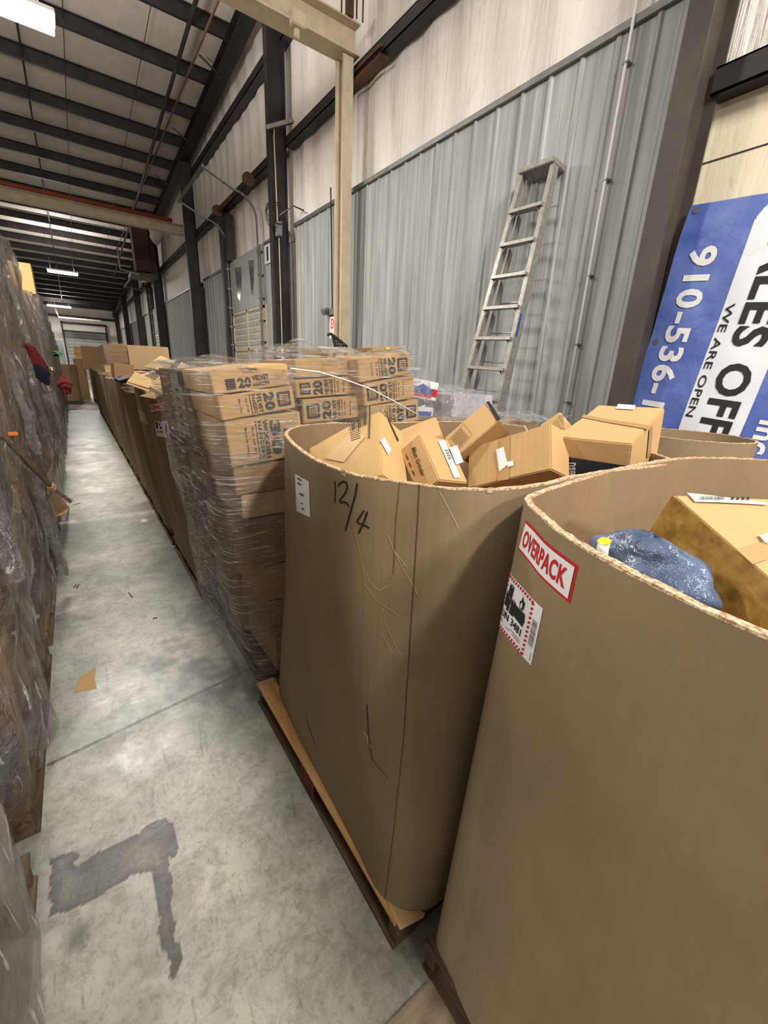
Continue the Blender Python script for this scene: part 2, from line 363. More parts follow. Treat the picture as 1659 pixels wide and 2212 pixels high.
# --- pallets
def pallet(x0, y0, wx, ly, label, wood=WOOD_G, group='wooden pallets', wood2=None, z=0):
    """wx across the aisle, ly along it; boards run across"""
    t = thing('wooden_pallet', (x0, y0, z), label, 'pallet', group); w2 = wood2 or wood
    for k in range(3):
        yy = y0 + (ly - .038) * k / 2
        MB().box((x0 + .01, yy, z + .016), (x0 + wx - .01, yy + .038, z + .112)).build('stringer', wood, t)
    MBs = 7
    for k in range(MBs):
        a = x0 + (wx - .09) * k / (MBs - 1); a += R3.uniform(-.006, .006) if 0 < k < MBs - 1 else 0
        MB().box((a, y0, z + .1125), (a + .09, y0 + ly, z + .13)).build('deck_board', w2 if k in (0, 2, 6) else wood, t, bevel=.002)
    for k in range(3):
        a = x0 + (wx - .09) * k / 2
        MB().box((a, y0, z + .0005), (a + .09, y0 + ly, z + .0155)).build('bottom_board', wood, t)
    return t
PZ = .131

# --- gaylord bins
def catmull(P, n):
    out = []; N = len(P)
    for i in range(N):
        p0, p1, p2, p3 = (Vector(P[(i + k) % N]) for k in (-1, 0, 1, 2))
        for k in range(n):
            t = k / n
            out.append(.5 * ((2 * p1) + (-p0 + p2) * t + (2 * p0 - 5 * p1 + 4 * p2 - p3) * t * t + (-p0 + 3 * p1 - 3 * p2 + p3) * t ** 3))
    return out
def resamp(P, n):
    Q = P + [P[0]]; L = [0]
    for i in range(len(P)): L.append(L[-1] + (Q[i + 1] - Q[i]).length)
    out = []; j = 0
    for k in range(n):
        s = L[-1] * k / n
        while L[j + 1] < s: j += 1
        t = (s - L[j]) / max(1e-9, L[j + 1] - L[j]); out.append(Q[j].lerp(Q[j + 1], t))
    return out, L[-1]
class Bin:
    def __init__(s, label, rim, base, zb, zt, group=None, n=170, nz=14, t=.012, mat=CARD_BIN, matin=CARD_IN, seed=0, zrim=None, bulge=.0, wob=.006, smooth=True, rag=.003):
        """rim and base: matching lists of (x, y) control points, counter-clockwise, aisle side first"""
        if smooth: R, B = catmull(rim, 10), catmull(base, 10)
        else: R, B = [Vector(p) for p in rim], [Vector(p) for p in base]
        s.R, s.Lr = resamp(R, n); s.B, _ = resamp(B, n); s.n = n; s.zb, s.zt = zb, zt; s.seed = seed; s.bulge = bulge; s.wob = wob
        s.c = sum(s.R, Vector((0, 0))) / n; s.zrim = zrim
        s.root = thing('gaylord_bin', (s.c.x, s.c.y, zb), label, 'cardboard bin', group)
        mb = MB(); w = n
        for j in range(nz + 1):
            for i in range(n): mb.v.append(s.pt(i / n, j / nz, 0))
        for j in range(nz + 1):
            for i in range(n): mb.v.append(s.pt(i / n, j / nz, -t))
        H = (nz + 1) * w
        for j in range(nz):
            for i in range(n):
                k = (i + 1) % n
                mb.f.append((j * w + i, j * w + k, (j + 1) * w + k, (j + 1) * w + i)); mb.mi.append(0)
                mb.f.append((H + j * w + i, H + (j + 1) * w + i, H + (j + 1) * w + k, H + j * w + k)); mb.mi.append(1)
        mb.build('bin_wall', [mat, matin], s.root, smooth=True)
        e = MB(); rr = random.Random(seed)
        for i in range(n):
            a = s.pt(i / n, 1, .0005); b = s.pt(i / n, 1, -t - .0005); dz = Vector((0, 0, rr.uniform(0, rag)))
            e.v += [a - Vector((0, 0, .002)), a + dz, b + dz, b - Vector((0, 0, .002))]
        for i in range(n):
            k = (i + 1) % n
            for a, b in ((0, 1), (1, 2), (2, 3)): e.f.append((i * 4 + a, k * 4 + a, k * 4 + b, i * 4 + b)); e.mi.append(0)
        e.build('rim_edge', EDGE, s.root)
        f = MB(); f.add([s.pt(i / n, 0.004, -t) + Vector((0, 0, .004)) for i in range(n)], [tuple(range(n))]); f.build('bin_bottom', matin, s.root)
    def pt(s, u, v, off):
        n = s.n; x = (u % 1) * n; i = int(x) % n; t = x - int(x); k = (i + 1) % n
        r = s.R[i].lerp(s.R[k], t); b = s.B[i].lerp(s.B[k], t); p = b.lerp(r, v)
        d = (s.R[(i + 1) % n] - s.R[i - 1]); m = Vector((d.y, -d.x)).normalized()
        z = s.zt + (s.zrim(r.x, r.y) if s.zrim else 0)
        w = s.bulge * math.sin(v * math.pi) + noise.noise(Vector((p.x * 3, p.y * 3, v * 2 + s.seed * 5))) * s.wob
        q = p + m * (w + off)
        return Vector((q.x, q.y, s.zb + (z - s.zb) * v))
    def find(s, px, py, urange=(0, 1)):
        best = None
        a0, a1 = urange; v0, v1 = 0, 1
        for it in range(5):
            N = 36 if it == 0 else 8; best = None
            for i in range(N + 1):
                for j in range(N + 1):
                    u = a0 + (a1 - a0) * i / N; v = v0 + (v1 - v0) * j / N; P0 = s.pt(u, v, 0); q = proj(P0); d = (q[0] - px) ** 2 + (q[1] - py) ** 2
                    if it == 0:
                        P1 = s.pt(u, v, .01)
                        if (P1 - P0).dot(CAM - P0) <= 0.0002: d += 1e7
                    if best is None or d < best[0]: best = (d, u, v)
            du, dv = (a1 - a0) / N * 1.2, (v1 - v0) / N * 1.2
            a0, a1 = best[1] - du, best[1] + du; v0, v1 = max(0, best[2] - dv), min(1, best[2] + dv)
        return best[1], best[2]
    def quadS(s, tl, tr, br, bl, ur, W_, H_):
        """sheet (0..W_, 0..H_) mapped on the wall between four points seen in the photo"""
        c = [s.find(*p, ur) for p in (bl, br, tr, tl)]
        def S(u, v, l):
            a, b = u / W_, v / H_
            uu = (c[0][0] * (1 - a) + c[1][0] * a) * (1 - b) + (c[3][0] * (1 - a) + c[2][0] * a) * b
            vv = (c[0][1] * (1 - a) + c[1][1] * a) * (1 - b) + (c[3][1] * (1 - a) + c[2][1] * a) * b
            return s.pt(uu, vv, l)
        return S
    def lineS(s):
        return lambda u, v, l: s.pt(u, v, l)
    def pxstroke(s, pts, w, ur, mats, name, label=None, lift=.001):
        mb = MB(); q = [s.find(*p, ur) for p in pts]
        H = s.zt - s.zb
        for i in range(len(q) - 1):
            a = Vector((q[i][0] * s.Lr, q[i][1] * H)); b = Vector((q[i + 1][0] * s.Lr, q[i + 1][1] * H)); d = (b - a)
            if d.length < 1e-5: continue
            d.normalize(); nn = Vector((-d.y, d.x)) * w / 2; e = d * w * .3
            K = max(1, int((b - a).length / .02))
            for k in range(K):
                c0 = a.lerp(b, k / K) - e; c1 = a.lerp(b, (k + 1) / K) + e
                mb.add([s.pt(c.x / s.Lr, c.y / H, lift) for c in (c0 + nn, c0 - nn, c1 - nn, c1 + nn)], [(0, 1, 2, 3)])
        if name is None: return mb
        o = mb.build(name, mats, s.root)
        if label: o['label'] = label
        return o
# ================================================================ SETTING
XW = 4.12; YE = 50.0; Y0 = -9.0
def zp(y): return 8.33 - .067 * (y - 13.46)      # underside of the purlins
# floor: fine mesh in front of the camera carries the oil stains as an attribute
def px_floor(pts): return [tuple(at(x, y, 'z', 0)[:2]) for x, y in pts]
STL = px_floor([(108 if x < 301 else x / 2.765, 1600 + y / 2.765) for x, y in [(300, 700), (370, 680), (450, 655), (490, 680), (430, 740), (470, 750), (600, 660), (700, 610), (830, 560), (880, 500), (985, 460), (1040, 510), (1060, 640), (1045, 695), (1005, 690), (1035, 860), (1020, 960), (1045, 1080), (1040, 1180), (1070, 1230), (1095, 1310), (1035, 1440), (1010, 1370), (1000, 1250), (960, 1240), (945, 1020), (925, 900), (910, 790), (790, 800), (700, 860), (560, 950), (430, 1010), (300, 1050)]])
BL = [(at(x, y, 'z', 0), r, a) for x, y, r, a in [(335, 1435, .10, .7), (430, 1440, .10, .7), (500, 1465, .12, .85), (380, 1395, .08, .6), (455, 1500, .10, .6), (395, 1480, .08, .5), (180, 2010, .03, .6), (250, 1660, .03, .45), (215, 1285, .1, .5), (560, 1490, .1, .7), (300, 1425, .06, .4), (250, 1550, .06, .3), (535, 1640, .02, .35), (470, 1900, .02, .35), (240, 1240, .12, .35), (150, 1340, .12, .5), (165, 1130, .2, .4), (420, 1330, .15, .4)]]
def inpoly(x, y, P):
    c = False; j = len(P) - 1
    for i in range(len(P)):
        if (P[i][1] > y) != (P[j][1] > y) and x < (P[j][0] - P[i][0]) * (y - P[i][1]) / (P[j][1] - P[i][1]) + P[i][0]: c = not c
        j = i
    return c
def dseg(x, y, a, b):
    dx, dy = b[0] - a[0], b[1] - a[1]; t = max(0, min(1, ((x - a[0]) * dx + (y - a[1]) * dy) / (dx * dx + dy * dy + 1e-9)))
    return math.hypot(x - a[0] - dx * t, y - a[1] - dy * t)
J0, J1 = at(105, 1652, 'z', 0), at(565, 1432, 'z', 0)
SCR = [px_floor(s) for s in ([(243, 1515), (240, 1585)], [(345, 1600), (366, 1665)], [(434, 1555), (448, 1620)], [(330, 1695), (330, 1745)], [(272, 1605), (268, 1560)], [(540, 1660), (575, 1640)], [(415, 2160), (425, 2205)], [(430, 1560), (438, 1640)], [(230, 1440), (232, 1500)], [(630, 1715), (638, 1765)])]
def stain(x, y):
    nx = x + noise.noise(Vector((x * 30, y * 30, 0))) * .008; ny = y + noise.noise(Vector((x * 30, y * 30, 5))) * .008
    v = 0
    if inpoly(nx, ny, STL): 
        e = min(dseg(nx, ny, STL[i], STL[(i + 1) % len(STL)]) for i in range(len(STL)))
        v = .95 - .35 * min(1, e / .04) * (noise.noise(Vector((x * 9, y * 9, 2))) * .8 + .6)
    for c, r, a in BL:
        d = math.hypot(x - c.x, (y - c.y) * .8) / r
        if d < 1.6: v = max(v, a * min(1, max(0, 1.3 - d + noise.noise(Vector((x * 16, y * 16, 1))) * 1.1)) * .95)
    d = dseg(x, y, J0, J1 + (J1 - J0) * .6)
    if d < .009: v = max(v, .95)
    for s in SCR:
        if dseg(x, y, *s) < .0035: v = max(v, .4)
    return max(0, min(1, v))
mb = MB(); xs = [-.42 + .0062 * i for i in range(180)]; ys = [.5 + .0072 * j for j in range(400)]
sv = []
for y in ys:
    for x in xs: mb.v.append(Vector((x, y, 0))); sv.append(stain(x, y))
w = len(xs)
for j in range(len(ys) - 1):
    for i in range(w - 1): mb.f.append((j * w + i, j * w + i + 1, (j + 1) * w + i + 1, (j + 1) * w + i)); mb.mi.append(0)
xa, xb, ya, yb = xs[0], xs[-1], ys[0], ys[-1]
for a, b in (((-14, Y0), (5, ya)), ((-14, ya), (xa, yb)), ((xb, ya), (5, yb)), ((-14, yb), (5, YE))):
    mb.add([(a[0], a[1], 0), (b[0], a[1], 0), (b[0], b[1], 0), (a[0], b[1], 0)], [(0, 1, 2, 3)])
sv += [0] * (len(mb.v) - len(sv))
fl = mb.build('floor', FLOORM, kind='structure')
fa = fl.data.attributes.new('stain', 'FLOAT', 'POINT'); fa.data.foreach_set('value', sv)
# saw-cut joints further down the aisle
# ceiling
mb = MB(); mb.box((-14, -1, 0), (5, 1, .05))
mb = MB(); mb.add([(-14, Y0, zp(Y0) + .27), (5, Y0, zp(Y0) + .27), (5, YE + .3, zp(YE + .3) + .27), (-14, YE + .3, zp(YE + .3) + .27)], [(0, 3, 2, 1)])
mb.build('ceiling', CEILM, kind='structure')
# right wall: insulation quilt above, behind the liner
def quilt(u, v, y0, y1, z0, z1):
    y = y0 + (y1 - y0) * u; z = z0 + (z1 - z0) * v
    d = .035 * math.sin(y * 5.2 + .3 * math.sin(z * 2)) ** 2 + noise.noise(Vector((y * 1.4, z * .5, 0))) * .04
    return Vector((XW + .10 - d, y, z))
mb = MB(); mb.grid(lambda u, v: quilt(u, v, 2.0, YE, 4.3, 9.4), 420, 24)
mb.add([(XW + .12, Y0, 0), (XW + .12, YE, 0), (XW + .12, YE, 9.9), (XW + .12, Y0, 9.9)], [(0, 1, 2, 3)])
wr = mb.build('wall_right', INSUL, kind='structure', smooth=True)
def liner(y0, y1, z1=4.46, sp=.32):
    mb = MB(); prof = []; y = y0
    while y < y1 - .02:
        for dy, dx in ((0, 0), (.016, -.02), (.042, -.02), (.058, 0), (.185, 0), (.188, -.003), (.196, -.003), (.199, 0)):
            if y + dy < y1: prof.append((y + dy, dx))
        y += sp
    prof.append((y1, 0)); mb.v = [Vector((XW + dx, yy, z)) for z in (0, z1) for yy, dx in prof]; n = len(prof)
    mb.f = [(i, i + n, i + 1 + n, i + 1) for i in range(n - 1)]; mb.mi = [0] * len(mb.f)
    mb.box((XW - .045, y0, z1 - .01), (XW + .1, y1, z1 + .045), 1)
    y = y0 + .5
    mb.build('liner_panel', [LINER, GALV], wr)
liner(1.98, 9.2); liner(9.7, 10.95); liner(13.95, 16.8); liner(17.3, 24.4); liner(28.75, 32.1); liner(32.6, 39.6); liner(40.1, 49.8)
MB().box((XW + .02, Y0, 0), (XW + .11, 1.95, 3.72)).build('wall_board', BOARD, wr)
mb = MB(); mb.grid(lambda u, v: Vector((XW + .06 - .05 * abs(math.sin(v * 9 + noise.noise(Vector((u * 6, v * 3, 0))) * 1.5)) - .03 * noise.noise(Vector((u * 9, v * 9, 3))), 1.95 - 4 * u, 3.75 + 4 * v)), 90, 60)
mb.build('foil_blanket', FOIL, wr, smooth=True)
mb = MB()
for zz in (3.0, 3.32): mb.box((XW + .012, Y0, zz), (XW + .03, 1.95, zz + .006))
mb.build('board_seam', INK_F, wr)
# far wall with its roll-up door
mb = MB(); mb.box((-14, YE, 0), (4.4, YE + .15, 7.2)); we = mb.build('wall_back', INSUL, kind='structure')
MB().box((-14, YE - .05, 0), (-.4, YE - .005, 3.3)).build('liner_panel', LINER, we)
mb = MB(); mb.box((-.15, YE - .12, 0), (2.95, YE - .02, 4.1))
for k in range(14): mb.box((-.15, YE - .14, .1 + k * .29), (2.95, YE - .12, .12 + k * .29), 1)
d3 = mb.build('door_3', [LINER, DARKST], kind='structure')
mb = MB()
for x in (-.3, 3.0): mb.box((x, YE - .3, 0), (x + .12, YE - .02, 4.9))
mb.box((-.3, YE - .3, 4.75), (3.1, YE - .02, 4.9)); mb.box((-14, YE - .25, 5.25), (3.9, YE - .02, 5.45)); mb.box((-.3, YE - .3, 4.1), (3.1, YE - .05, 4.2)); mb.build('door_frame', DARKST, d3)
t = thing('strip_lamp_bar', (1.3, 47.0, 5.0), 'long pale bar hung across the aisle above the far roll-up door', 'light fitting')
MB().box((-.35, 46.9, 4.95), (2.6, 47.1, 5.06)).build('housing', CREAM, t)
MB().tube([(-.35, 47, 5.05), (-.75, 47, 6.32)], .018).tube([(-.35, 47, 5.05), (-.5, 47, 6.32)], .018).build('hanger_wire', CREAM, t)

# ---------------------------------------------------------------- steel frame
def wide_flange(mb, p, q, w, h, tf=.018, ax='x', mi=0):
    """I-section from p to q; flanges face along ax"""
    p, q = Vector(p), Vector(q); a = Vector((1, 0, 0)) if ax == 'x' else (Vector((0, 0, 1)) if ax == 'z' else Vector((0, 1, 0)))
    d = (q - p).normalized(); a = (a - d * a.dot(d)).normalized(); b = d.cross(a)
    def bx(c, wa, wb):
        vs = [e + a * (c + i * wa / 2) + b * j * wb / 2 for e in (p, q) for i, j in ((-1, -1), (1, -1), (1, 1), (-1, 1))]
        mb.add(vs, [(0, 1, 2, 3), (7, 6, 5, 4), (0, 4, 5, 1), (1, 5, 6, 2), (2, 6, 7, 3), (3, 7, 4, 0)], mi)
    bx(-h / 2 + tf / 2, tf, w); bx(h / 2 - tf / 2, tf, w); bx(0, h - 2 * tf, .012)
COLS = [1.83, 9.45, 17.05, 24.6, 32.3, 39.9, 47.5]
cl = ['wide brown steel column just right of the ladder, beside the blue banner', 'dark steel column behind the cream post, left of the near grey liner wall', 'third dark steel column from the camera, where the far cream crane beam meets the wall',
      'dark steel column beside the far curved door tracks', 'slim dark column beyond the rusty duct', 'slim dark column second from the far wall', 'slim dark column right in the far corner of the wall']
for k, y in enumerate(COLS):
    t = thing('steel_column', (3.87, y, 0), cl[k], 'steel column', 'steel wall columns')
    mb = MB(); wide_flange(mb, (3.87, y, 0), (3.87, y, zp(y) - .15), .16, .35); mb.build('shaft', COLM if k == 0 else DARKST, t)
    MB().box((3.66, y - .14, 0), (4.08, y + .14, .02)).build('base_plate', DARKST, t)
t = thing('roof_rafter', (3.87, 20, zp(20)), 'dark steel rafter running along the top of the right wall under the purlins', 'roof beam')
mb = MB(); wide_flange(mb, (3.87, Y0 + .5, zp(Y0) - .13), (3.87, YE, zp(YE) - .13), .3, .26, ax='z'); mb.build('beam', DARKST, t)
for y in (12.6, 15.9, 19.2, 22.5): MB().bar((3.87, y, zp(y) - .25), (3.4, y + .1, zp(y) + .05), .03, .03).build('fly_brace', DARKST, t)
ny = int((Y0 + 3 - 13.46) / 1.65)
for k in range(-5, 22):
    y = 13.46 + k * 1.655; z = zp(y)
    t = MB()
    t.box((-13.5, y - .004, z + .012), (4.0, y + .004, z + .24)); t.box((-13.5, y - .004, z), (4.0, y + .075, z + .012)); t.box((-13.5, y - .075, z + .24), (4.0, y + .004, z + .252)); t.box((-13.5, y + .063, z), (4.0, y + .075, z + .03))
    near = y < 17.5
    t.build('roof_purlin', DARKST, None, label='dark roof purlin crossing the ceiling between the camera and the far cream crane beam' if near else 'dark roof purlin in the closely stacked rows beyond the far cream crane beam', category='roof purlin', group='near roof purlins' if near else 'far roof purlins')
def girt(y0, y1, z, label, deep=.16):
    mb = MB(); mb.box((XW - .13, y0, z), (XW + .05, y1, z + .014)); mb.box((XW - .13, y0, z), (XW - .118, y1, z + deep)); mb.box((XW - .13, y0, z + deep - .012), (XW + .05, y1, z + deep))
    return mb.build('wall_girt', DARKST, None, label=label, category='wall rail', group='dark wall girts')
girt(1.95, 9.3, 5.78, 'dark horizontal rail across the white insulation above the near grey liner')
girt(9.6, 16.95, 5.78, 'dark horizontal rail over the near dock door tracks')
girt(17.2, 24.5, 5.78, 'dark horizontal rail on the white wall beyond the far cream crane beam')
girt(24.8, 49.5, 5.78, 'dark horizontal rail high on the wall past the rusty duct')
girt(-3, 1.78, 3.68, 'dark riveted angle rail above the cream board and blue banner')
girt(1.95, 16.9, 7.45, 'topmost dark rail on the insulation just below the rafter')
# sag rods and pipes under the roof
def roofrod(x, off, r, ya, yb, label, mat, nm='roof_rod', flat=None, cat='roof pipe', grp='rods and pipes under the roof'):
    pts = [(x, ya, flat if flat else zp(ya) + off), (x, yb, flat if flat else zp(yb) + off)]
    MB().tube(pts, r, 8).build(nm, mat, None, smooth=True, label=label, category=cat, group=grp)
roofrod(3.0, -.06, .045, 2, 34, 'thicker dark pipe running down the roof slope under the purlins near the rafter', DARKST, 'sprinkler_pipe')
roofrod(2.86, 0, .022, 2, 30, 'thin level rusty pipe crossing below the purlins near the rafter', RUST, 'sprinkler_pipe', 7.45)
roofrod(.1, .06, .022, 4, 49, 'sag rod running down the ceiling below the left glowing light', DARKST)
roofrod(.9, .1, .008, 4, 40, 'very thin rod across the purlins right of the glowing light', DARKST)
roofrod(2.35, .1, .008, 4, 40, 'very thin rod across the purlins left of the thick dark pipe', DARKST)
# crane runway beams
def runway(y, zb, x0, x1, label, rail=None, h=.30, w=.26):
    t = thing('crane_beam', (x1, y, zb), label, 'crane beam', 'cream crane beams')
    mb = MB(); wide_flange(mb, (x0, y, zb + h / 2), (x1, y, zb + h / 2), w, h, .02, 'z'); mb.build('beam', CREAM, t)
    if rail: MB().tube([(x0, y - .09, zb + h + .07), (x1 - .35, y - .09, zb + h + .07)], .065, 8).build('rail', rail, t, smooth=True)
    return t
rb = runway(6.75, 5.98, -6, 4.0, 'large cream steel beam crossing overhead at top centre, carried by the cream post', h=.36, w=.3)
MB().box((2.93, 6.5, 5.90), (3.12, 6.62, 6.06)).box((2.98, 6.55, 5.80), (3.05, 6.60, 5.9)).build('beam_clamp', CREAM, rb, bevel=.01)
runway(18.0, 5.98, -12, 3.85, 'far cream steel beam with a red-oxide rail on top, crossing the aisle', ORANGE)
t = thing('steel_post', (3.84, 6.78, 0), 'slim cream-painted post standing in front of the grey liner under the near crane beam', 'steel post')
mb = MB(); mb.box((3.76, 6.66, .02), (3.93, 6.69, 5.97)); mb.box((3.76, 6.86, .02), (3.93, 6.89, 5.97)); mb.box((3.84, 6.69, .02), (3.85, 6.86, 5.97)); mb.build('shaft', CREAM, t)
MB().box((3.7, 6.6, 0), (3.99, 6.95, .02)).build('base_plate', CREAM, t)
t = thing('hanger_rods', (3.95, 6.6, 6.4), 'cluster of dark red rods rising from the near cream beam beside the wall', 'steel rods')
for dx, dy in ((0, 0), (.05, .02), (.1, .0), (-.12, .03), (.2, .0)): MB().tube([(3.8 + dx, 6.55 + dy, 6.33), (3.8 + dx, 6.55 + dy, 8.3)], .012, 6).build('rod', RUST, t)
MB().box((3.78, 6.56, 6.34), (3.86, 6.66, 8.3)).build('strap', RUST, t)
mb = MB(); mb.box((3.95, 6.0, 5.72), (4.1, 6.75, 5.75)); mb.box((3.95, 6.0, 5.82), (4.1, 6.75, 5.85)); mb.build('wall_bracket', RUST, None, label='rusty bracket under the wall end of the near cream beam', category='bracket')

# ---------------------------------------------------------------- dock doors with tracks
def dock(num, y0, y1, sub, glow):
    m = MB()
    m.box((XW - .02, y0, 0), (XW + .06, y1, 3.2)); d = m.build('door_%d' % num, BOARD, kind='structure')
    m = MB(); zz = .2
    while zz < 3.15:
        m.box((XW - .035, y0 + .05, zz), (XW - .02, y1 - .05, zz + .115)); zz += .16
    m.build('door_slats', m_plain('door_slat_grey_%d' % num, (186, 184, 172) if num == 1 else (140, 136, 124), .6, 0, .15, 5), d)
    m = MB()
    for yy in (y0, (y0 + y1) / 2 - .04, y1 - .08): m.box((XW - .055, yy, 0), (XW - .02, yy + .08, 3.2))
    for zz in (.55, 1.35, 2.15, 3.12): m.box((XW - .055, y0, zz), (XW - .02, y1, zz + .07))
    m.build('door_rail', CREAM, d)
    m = MB(); m.box((XW - .05, y0, 3.2), (XW + .05, y1, 4.5)); m.build('door_top_panel', m_plain('dull_door_panel_%d' % num, (168, 170, 164) if num == 1 else (130, 130, 122), .5, 0, .12, 4), d)
    if num == 1:
        m = MB()
        for a, b in ((.55, .95), (1.55, 2.1)): 
            m.add([(XW - .054, y0 + a, 4.25), (XW - .054, y0 + b, 4.3), (XW - .054, y0 + b - .1, 3.55), (XW - .054, y0 + (a + b) / 2, 3.45), (XW - .054, y0 + a + .08, 3.75)], [(0, 1, 2, 3, 4)])
        m.build('torn_clear_flap', m_plain('dark_window_plastic', (96, 102, 110), .15, 0, .3, 8), d)
    m = MB(); m.box((XW - .22, y1 + .02, 0), (XW + .03, y1 + .22, 5.75)); m.box((XW - .22, y0 - .22, 0), (XW + .03, y0 - .08, 5.75)) if num == 2 else None
    m.box((XW - .16, y1 - .35, 4.5), (XW + .03, y1 - .05, 5.6)); m.build('door_frame', DARKST, d)
    # tracks: upright, bend, then horizontal out over the aisle
    t = thing('door_track', (XW - .3, (y0 + y1) / 2, 0), ('galvanised overhead door tracks curving out above the near dock door beside the dark column' if num == 1 else 'curved overhead door tracks hanging above the far dock door by the rusty duct'), 'door track', 'overhead door tracks')
    for yy in (y0 + .04, y1 - .04):
        pts = [(XW - .10, yy, .0), (XW - .12, yy, 4.95)]
        for a in range(1, 9): th = a / 8 * math.pi / 2; pts.append((XW - .12 - .5 * (1 - math.cos(th)), yy, 4.95 + .5 * math.sin(th)))
        pts.append((2.85, yy, 5.72 if num == 1 else 5.5))
        m = MB()
        for a, b in zip(pts[:-1], pts[1:]): m.bar(a, b, .028, .06, 0, (0, 1, 0))
        m.build('rail', GALV, t)
    MB().bar((2.87, y0 - .02, 5.71 if num == 1 else 5.49), (2.87, y1 + .02, 5.71 if num == 1 else 5.49), .045, .045).build('end_bar', GALV, t)
    for yy in (y0 + .04, y1 - .04):
        for zz in [k * .5 + .3 for k in range(9)]: MB().box((XW - .17, yy - .04, zz), (XW - .02, yy - .015, zz + .05)).build('track_bracket', GALV, t)
    t2 = thing('torsion_shaft', (XW - .28, (y0 + y1) / 2, 5.75), 'rusty spring shaft with cable drums above the %s' % ('near dock door' if num == 1 else 'far dock door'), 'door spring', 'door spring shafts')
    MB().tube([(XW - .28, y0, 5.72), (XW - .28, y1, 5.72)], .018, 8).build('shaft', DARKST, t2)
    MB().tube([(XW - .28, y0 + 1.3, 5.72), (XW - .28, y1 - .15, 5.72)], .045, 10).build('spring', RUST, t2)
    for yy in (y0 - .02, y1 - .04): MB().tube([(XW - .28, yy, 5.72), (XW - .28, yy + .07, 5.72)], .13, 20).build('cable_drum', RUST, t2)
    return d
D1 = dock(1, 11.05, 13.65, 0, 0)
D2 = dock(2, 25.0, 28.4, 0, 0)

# ---------------------------------------------------------------- lamps hung in the aisle
def lamp(x0, x1, y, z, label, energy):
    t = thing('strip_light', ((x0 + x1) / 2, y, z), label, 'ceiling light', 'strip lights over the aisle')
    MB().box((x0, y - .17, z), (x1, y + .17, z + .05)).build('housing', WHITE, t, bevel=.008)
    MB().box((x0 + .02, y - .16, z - .09), (x1 - .02, y + .16, z - .001)).build('diffuser', LEDM, t, bevel=.01)
    for x in (x0 + .15, x1 - .15): MB().tube([(x, y, z + .05), (x, y, zp(y) + .265)], .006, 6).build('hanger_wire', DARKST, t)
    area('strip_light_glow', (0, 0, -.105), (x1 - x0, .22), energy, parent=t)
    area('strip_light_uplight', (0, 0, .09), (x1 - x0, .22), energy * (.9 if y < 12 else .4), (math.pi, 0, 0), parent=t)
lamp(-.8, .46, 8.2, 5.75, 'brightest strip light, nearest one, glaring at the top left corner', 340)
lamp(-.33, .9, 28.0, 5.75, 'middle strip light glowing over the aisle beyond the far cream beam', 330)
lamp(-.95, .62, 45.5, 5.75, 'farthest strip light, glowing just before the back wall', 300)
# ================================================================ ON THE WALL
# step ladder folded and leaning on the liner
def ladder():
    yc = 3.18; zt = 3.66; base_x = 3.35
    top = Vector((3.98, yc, zt)); bot = Vector((base_x, 3.32, .0)); ax = (top - bot); Ls = ax.length; ax.normalize()
    t = thing('step_ladder', bot, 'tall worn aluminium step ladder folded and leaning on the grey liner wall', 'ladder')
    sd = Vector((0, -1, 0)); sd = (sd - ax * sd.dot(ax)).normalized(); nn = ax.cross(sd).normalized()
    if nn.x > 0: nn = -nn
    def P(s, w, d=0): return bot + ax * s + sd * w + nn * d
    hw = lambda s: .335 - .155 * s / Ls
    for sg in (-1, 1):
        m = MB(); m.bar(P(0, sg * hw(0)), P(Ls, sg * hw(Ls)), .026, .085, 0, nn); m.bar(P(0, sg * (hw(0) + .0), .035), P(Ls, sg * hw(Ls), .035), .05, .012, 0, nn); m.build('side_rail', ALU, t)
        m = MB(); m.bar(P(0, sg * (hw(0) - .05), -.15), P(Ls - .05, sg * (hw(Ls) - .03), -.07), .022, .05, 0, nn); m.build('rear_rail', ALU, t)
        MB().bar(P(-.0, sg * hw(0), 0), P(.08, sg * hw(0), 0), .04, .1, 0, nn).build('foot', BLACKP, t)
    s = .3
    k = 0
    while s < Ls - .2:
        m = MB(); m.bar(P(s, -hw(s)), P(s, hw(s)), .085, .012, 0, nn) if False else None
        m.add([], []); a, b = P(s, -hw(s), .045), P(s, hw(s), .045); m.bar(a, b, .03, .055, 0, nn); m.bar(P(s + .012, -hw(s), 0), P(s + .012, hw(s), 0), .006, .085, 0, nn); m.build('step', ALU, t)
        for sg in (-1, 1): MB().bar(P(s - .075, sg * (hw(s) - .01), .03), P(s - .01, sg * (hw(s) - .065), .03), .006, .02, 0, nn).build('step_brace', ALU, t)
        m = MB(); m.bar(P(s + .1, -hw(s) + .05, -.13), P(s + .1, hw(s) - .05, -.13), .01, .03, 0, nn); m.build('rear_brace', GALV, t)
        s += .305; k += 1
    m = MB(); m.bar(P(Ls - .0, -hw(Ls) - .02, -.03), P(Ls, hw(Ls) + .02, -.03), .05, .2, 0, nn); m.build('top_cap', ALU, t, bevel=.006)
    m = MB(); m.bar(P(Ls - 1.55, hw(Ls - 1.55) + .0145, .0), P(Ls - 1.34, hw(Ls - 1.3) + .0145, .0), .002, .03, 0, nn); m.build('maker_sticker', BLUE, t)
    kk = .3 + .305 * int((Ls - .5) / .305); m = MB(); m.bar(P(kk, -.02, .061), P(kk, .07, .061), .022, .004, 0, nn); m.build('warning_sticker', RED, t)
ladder()
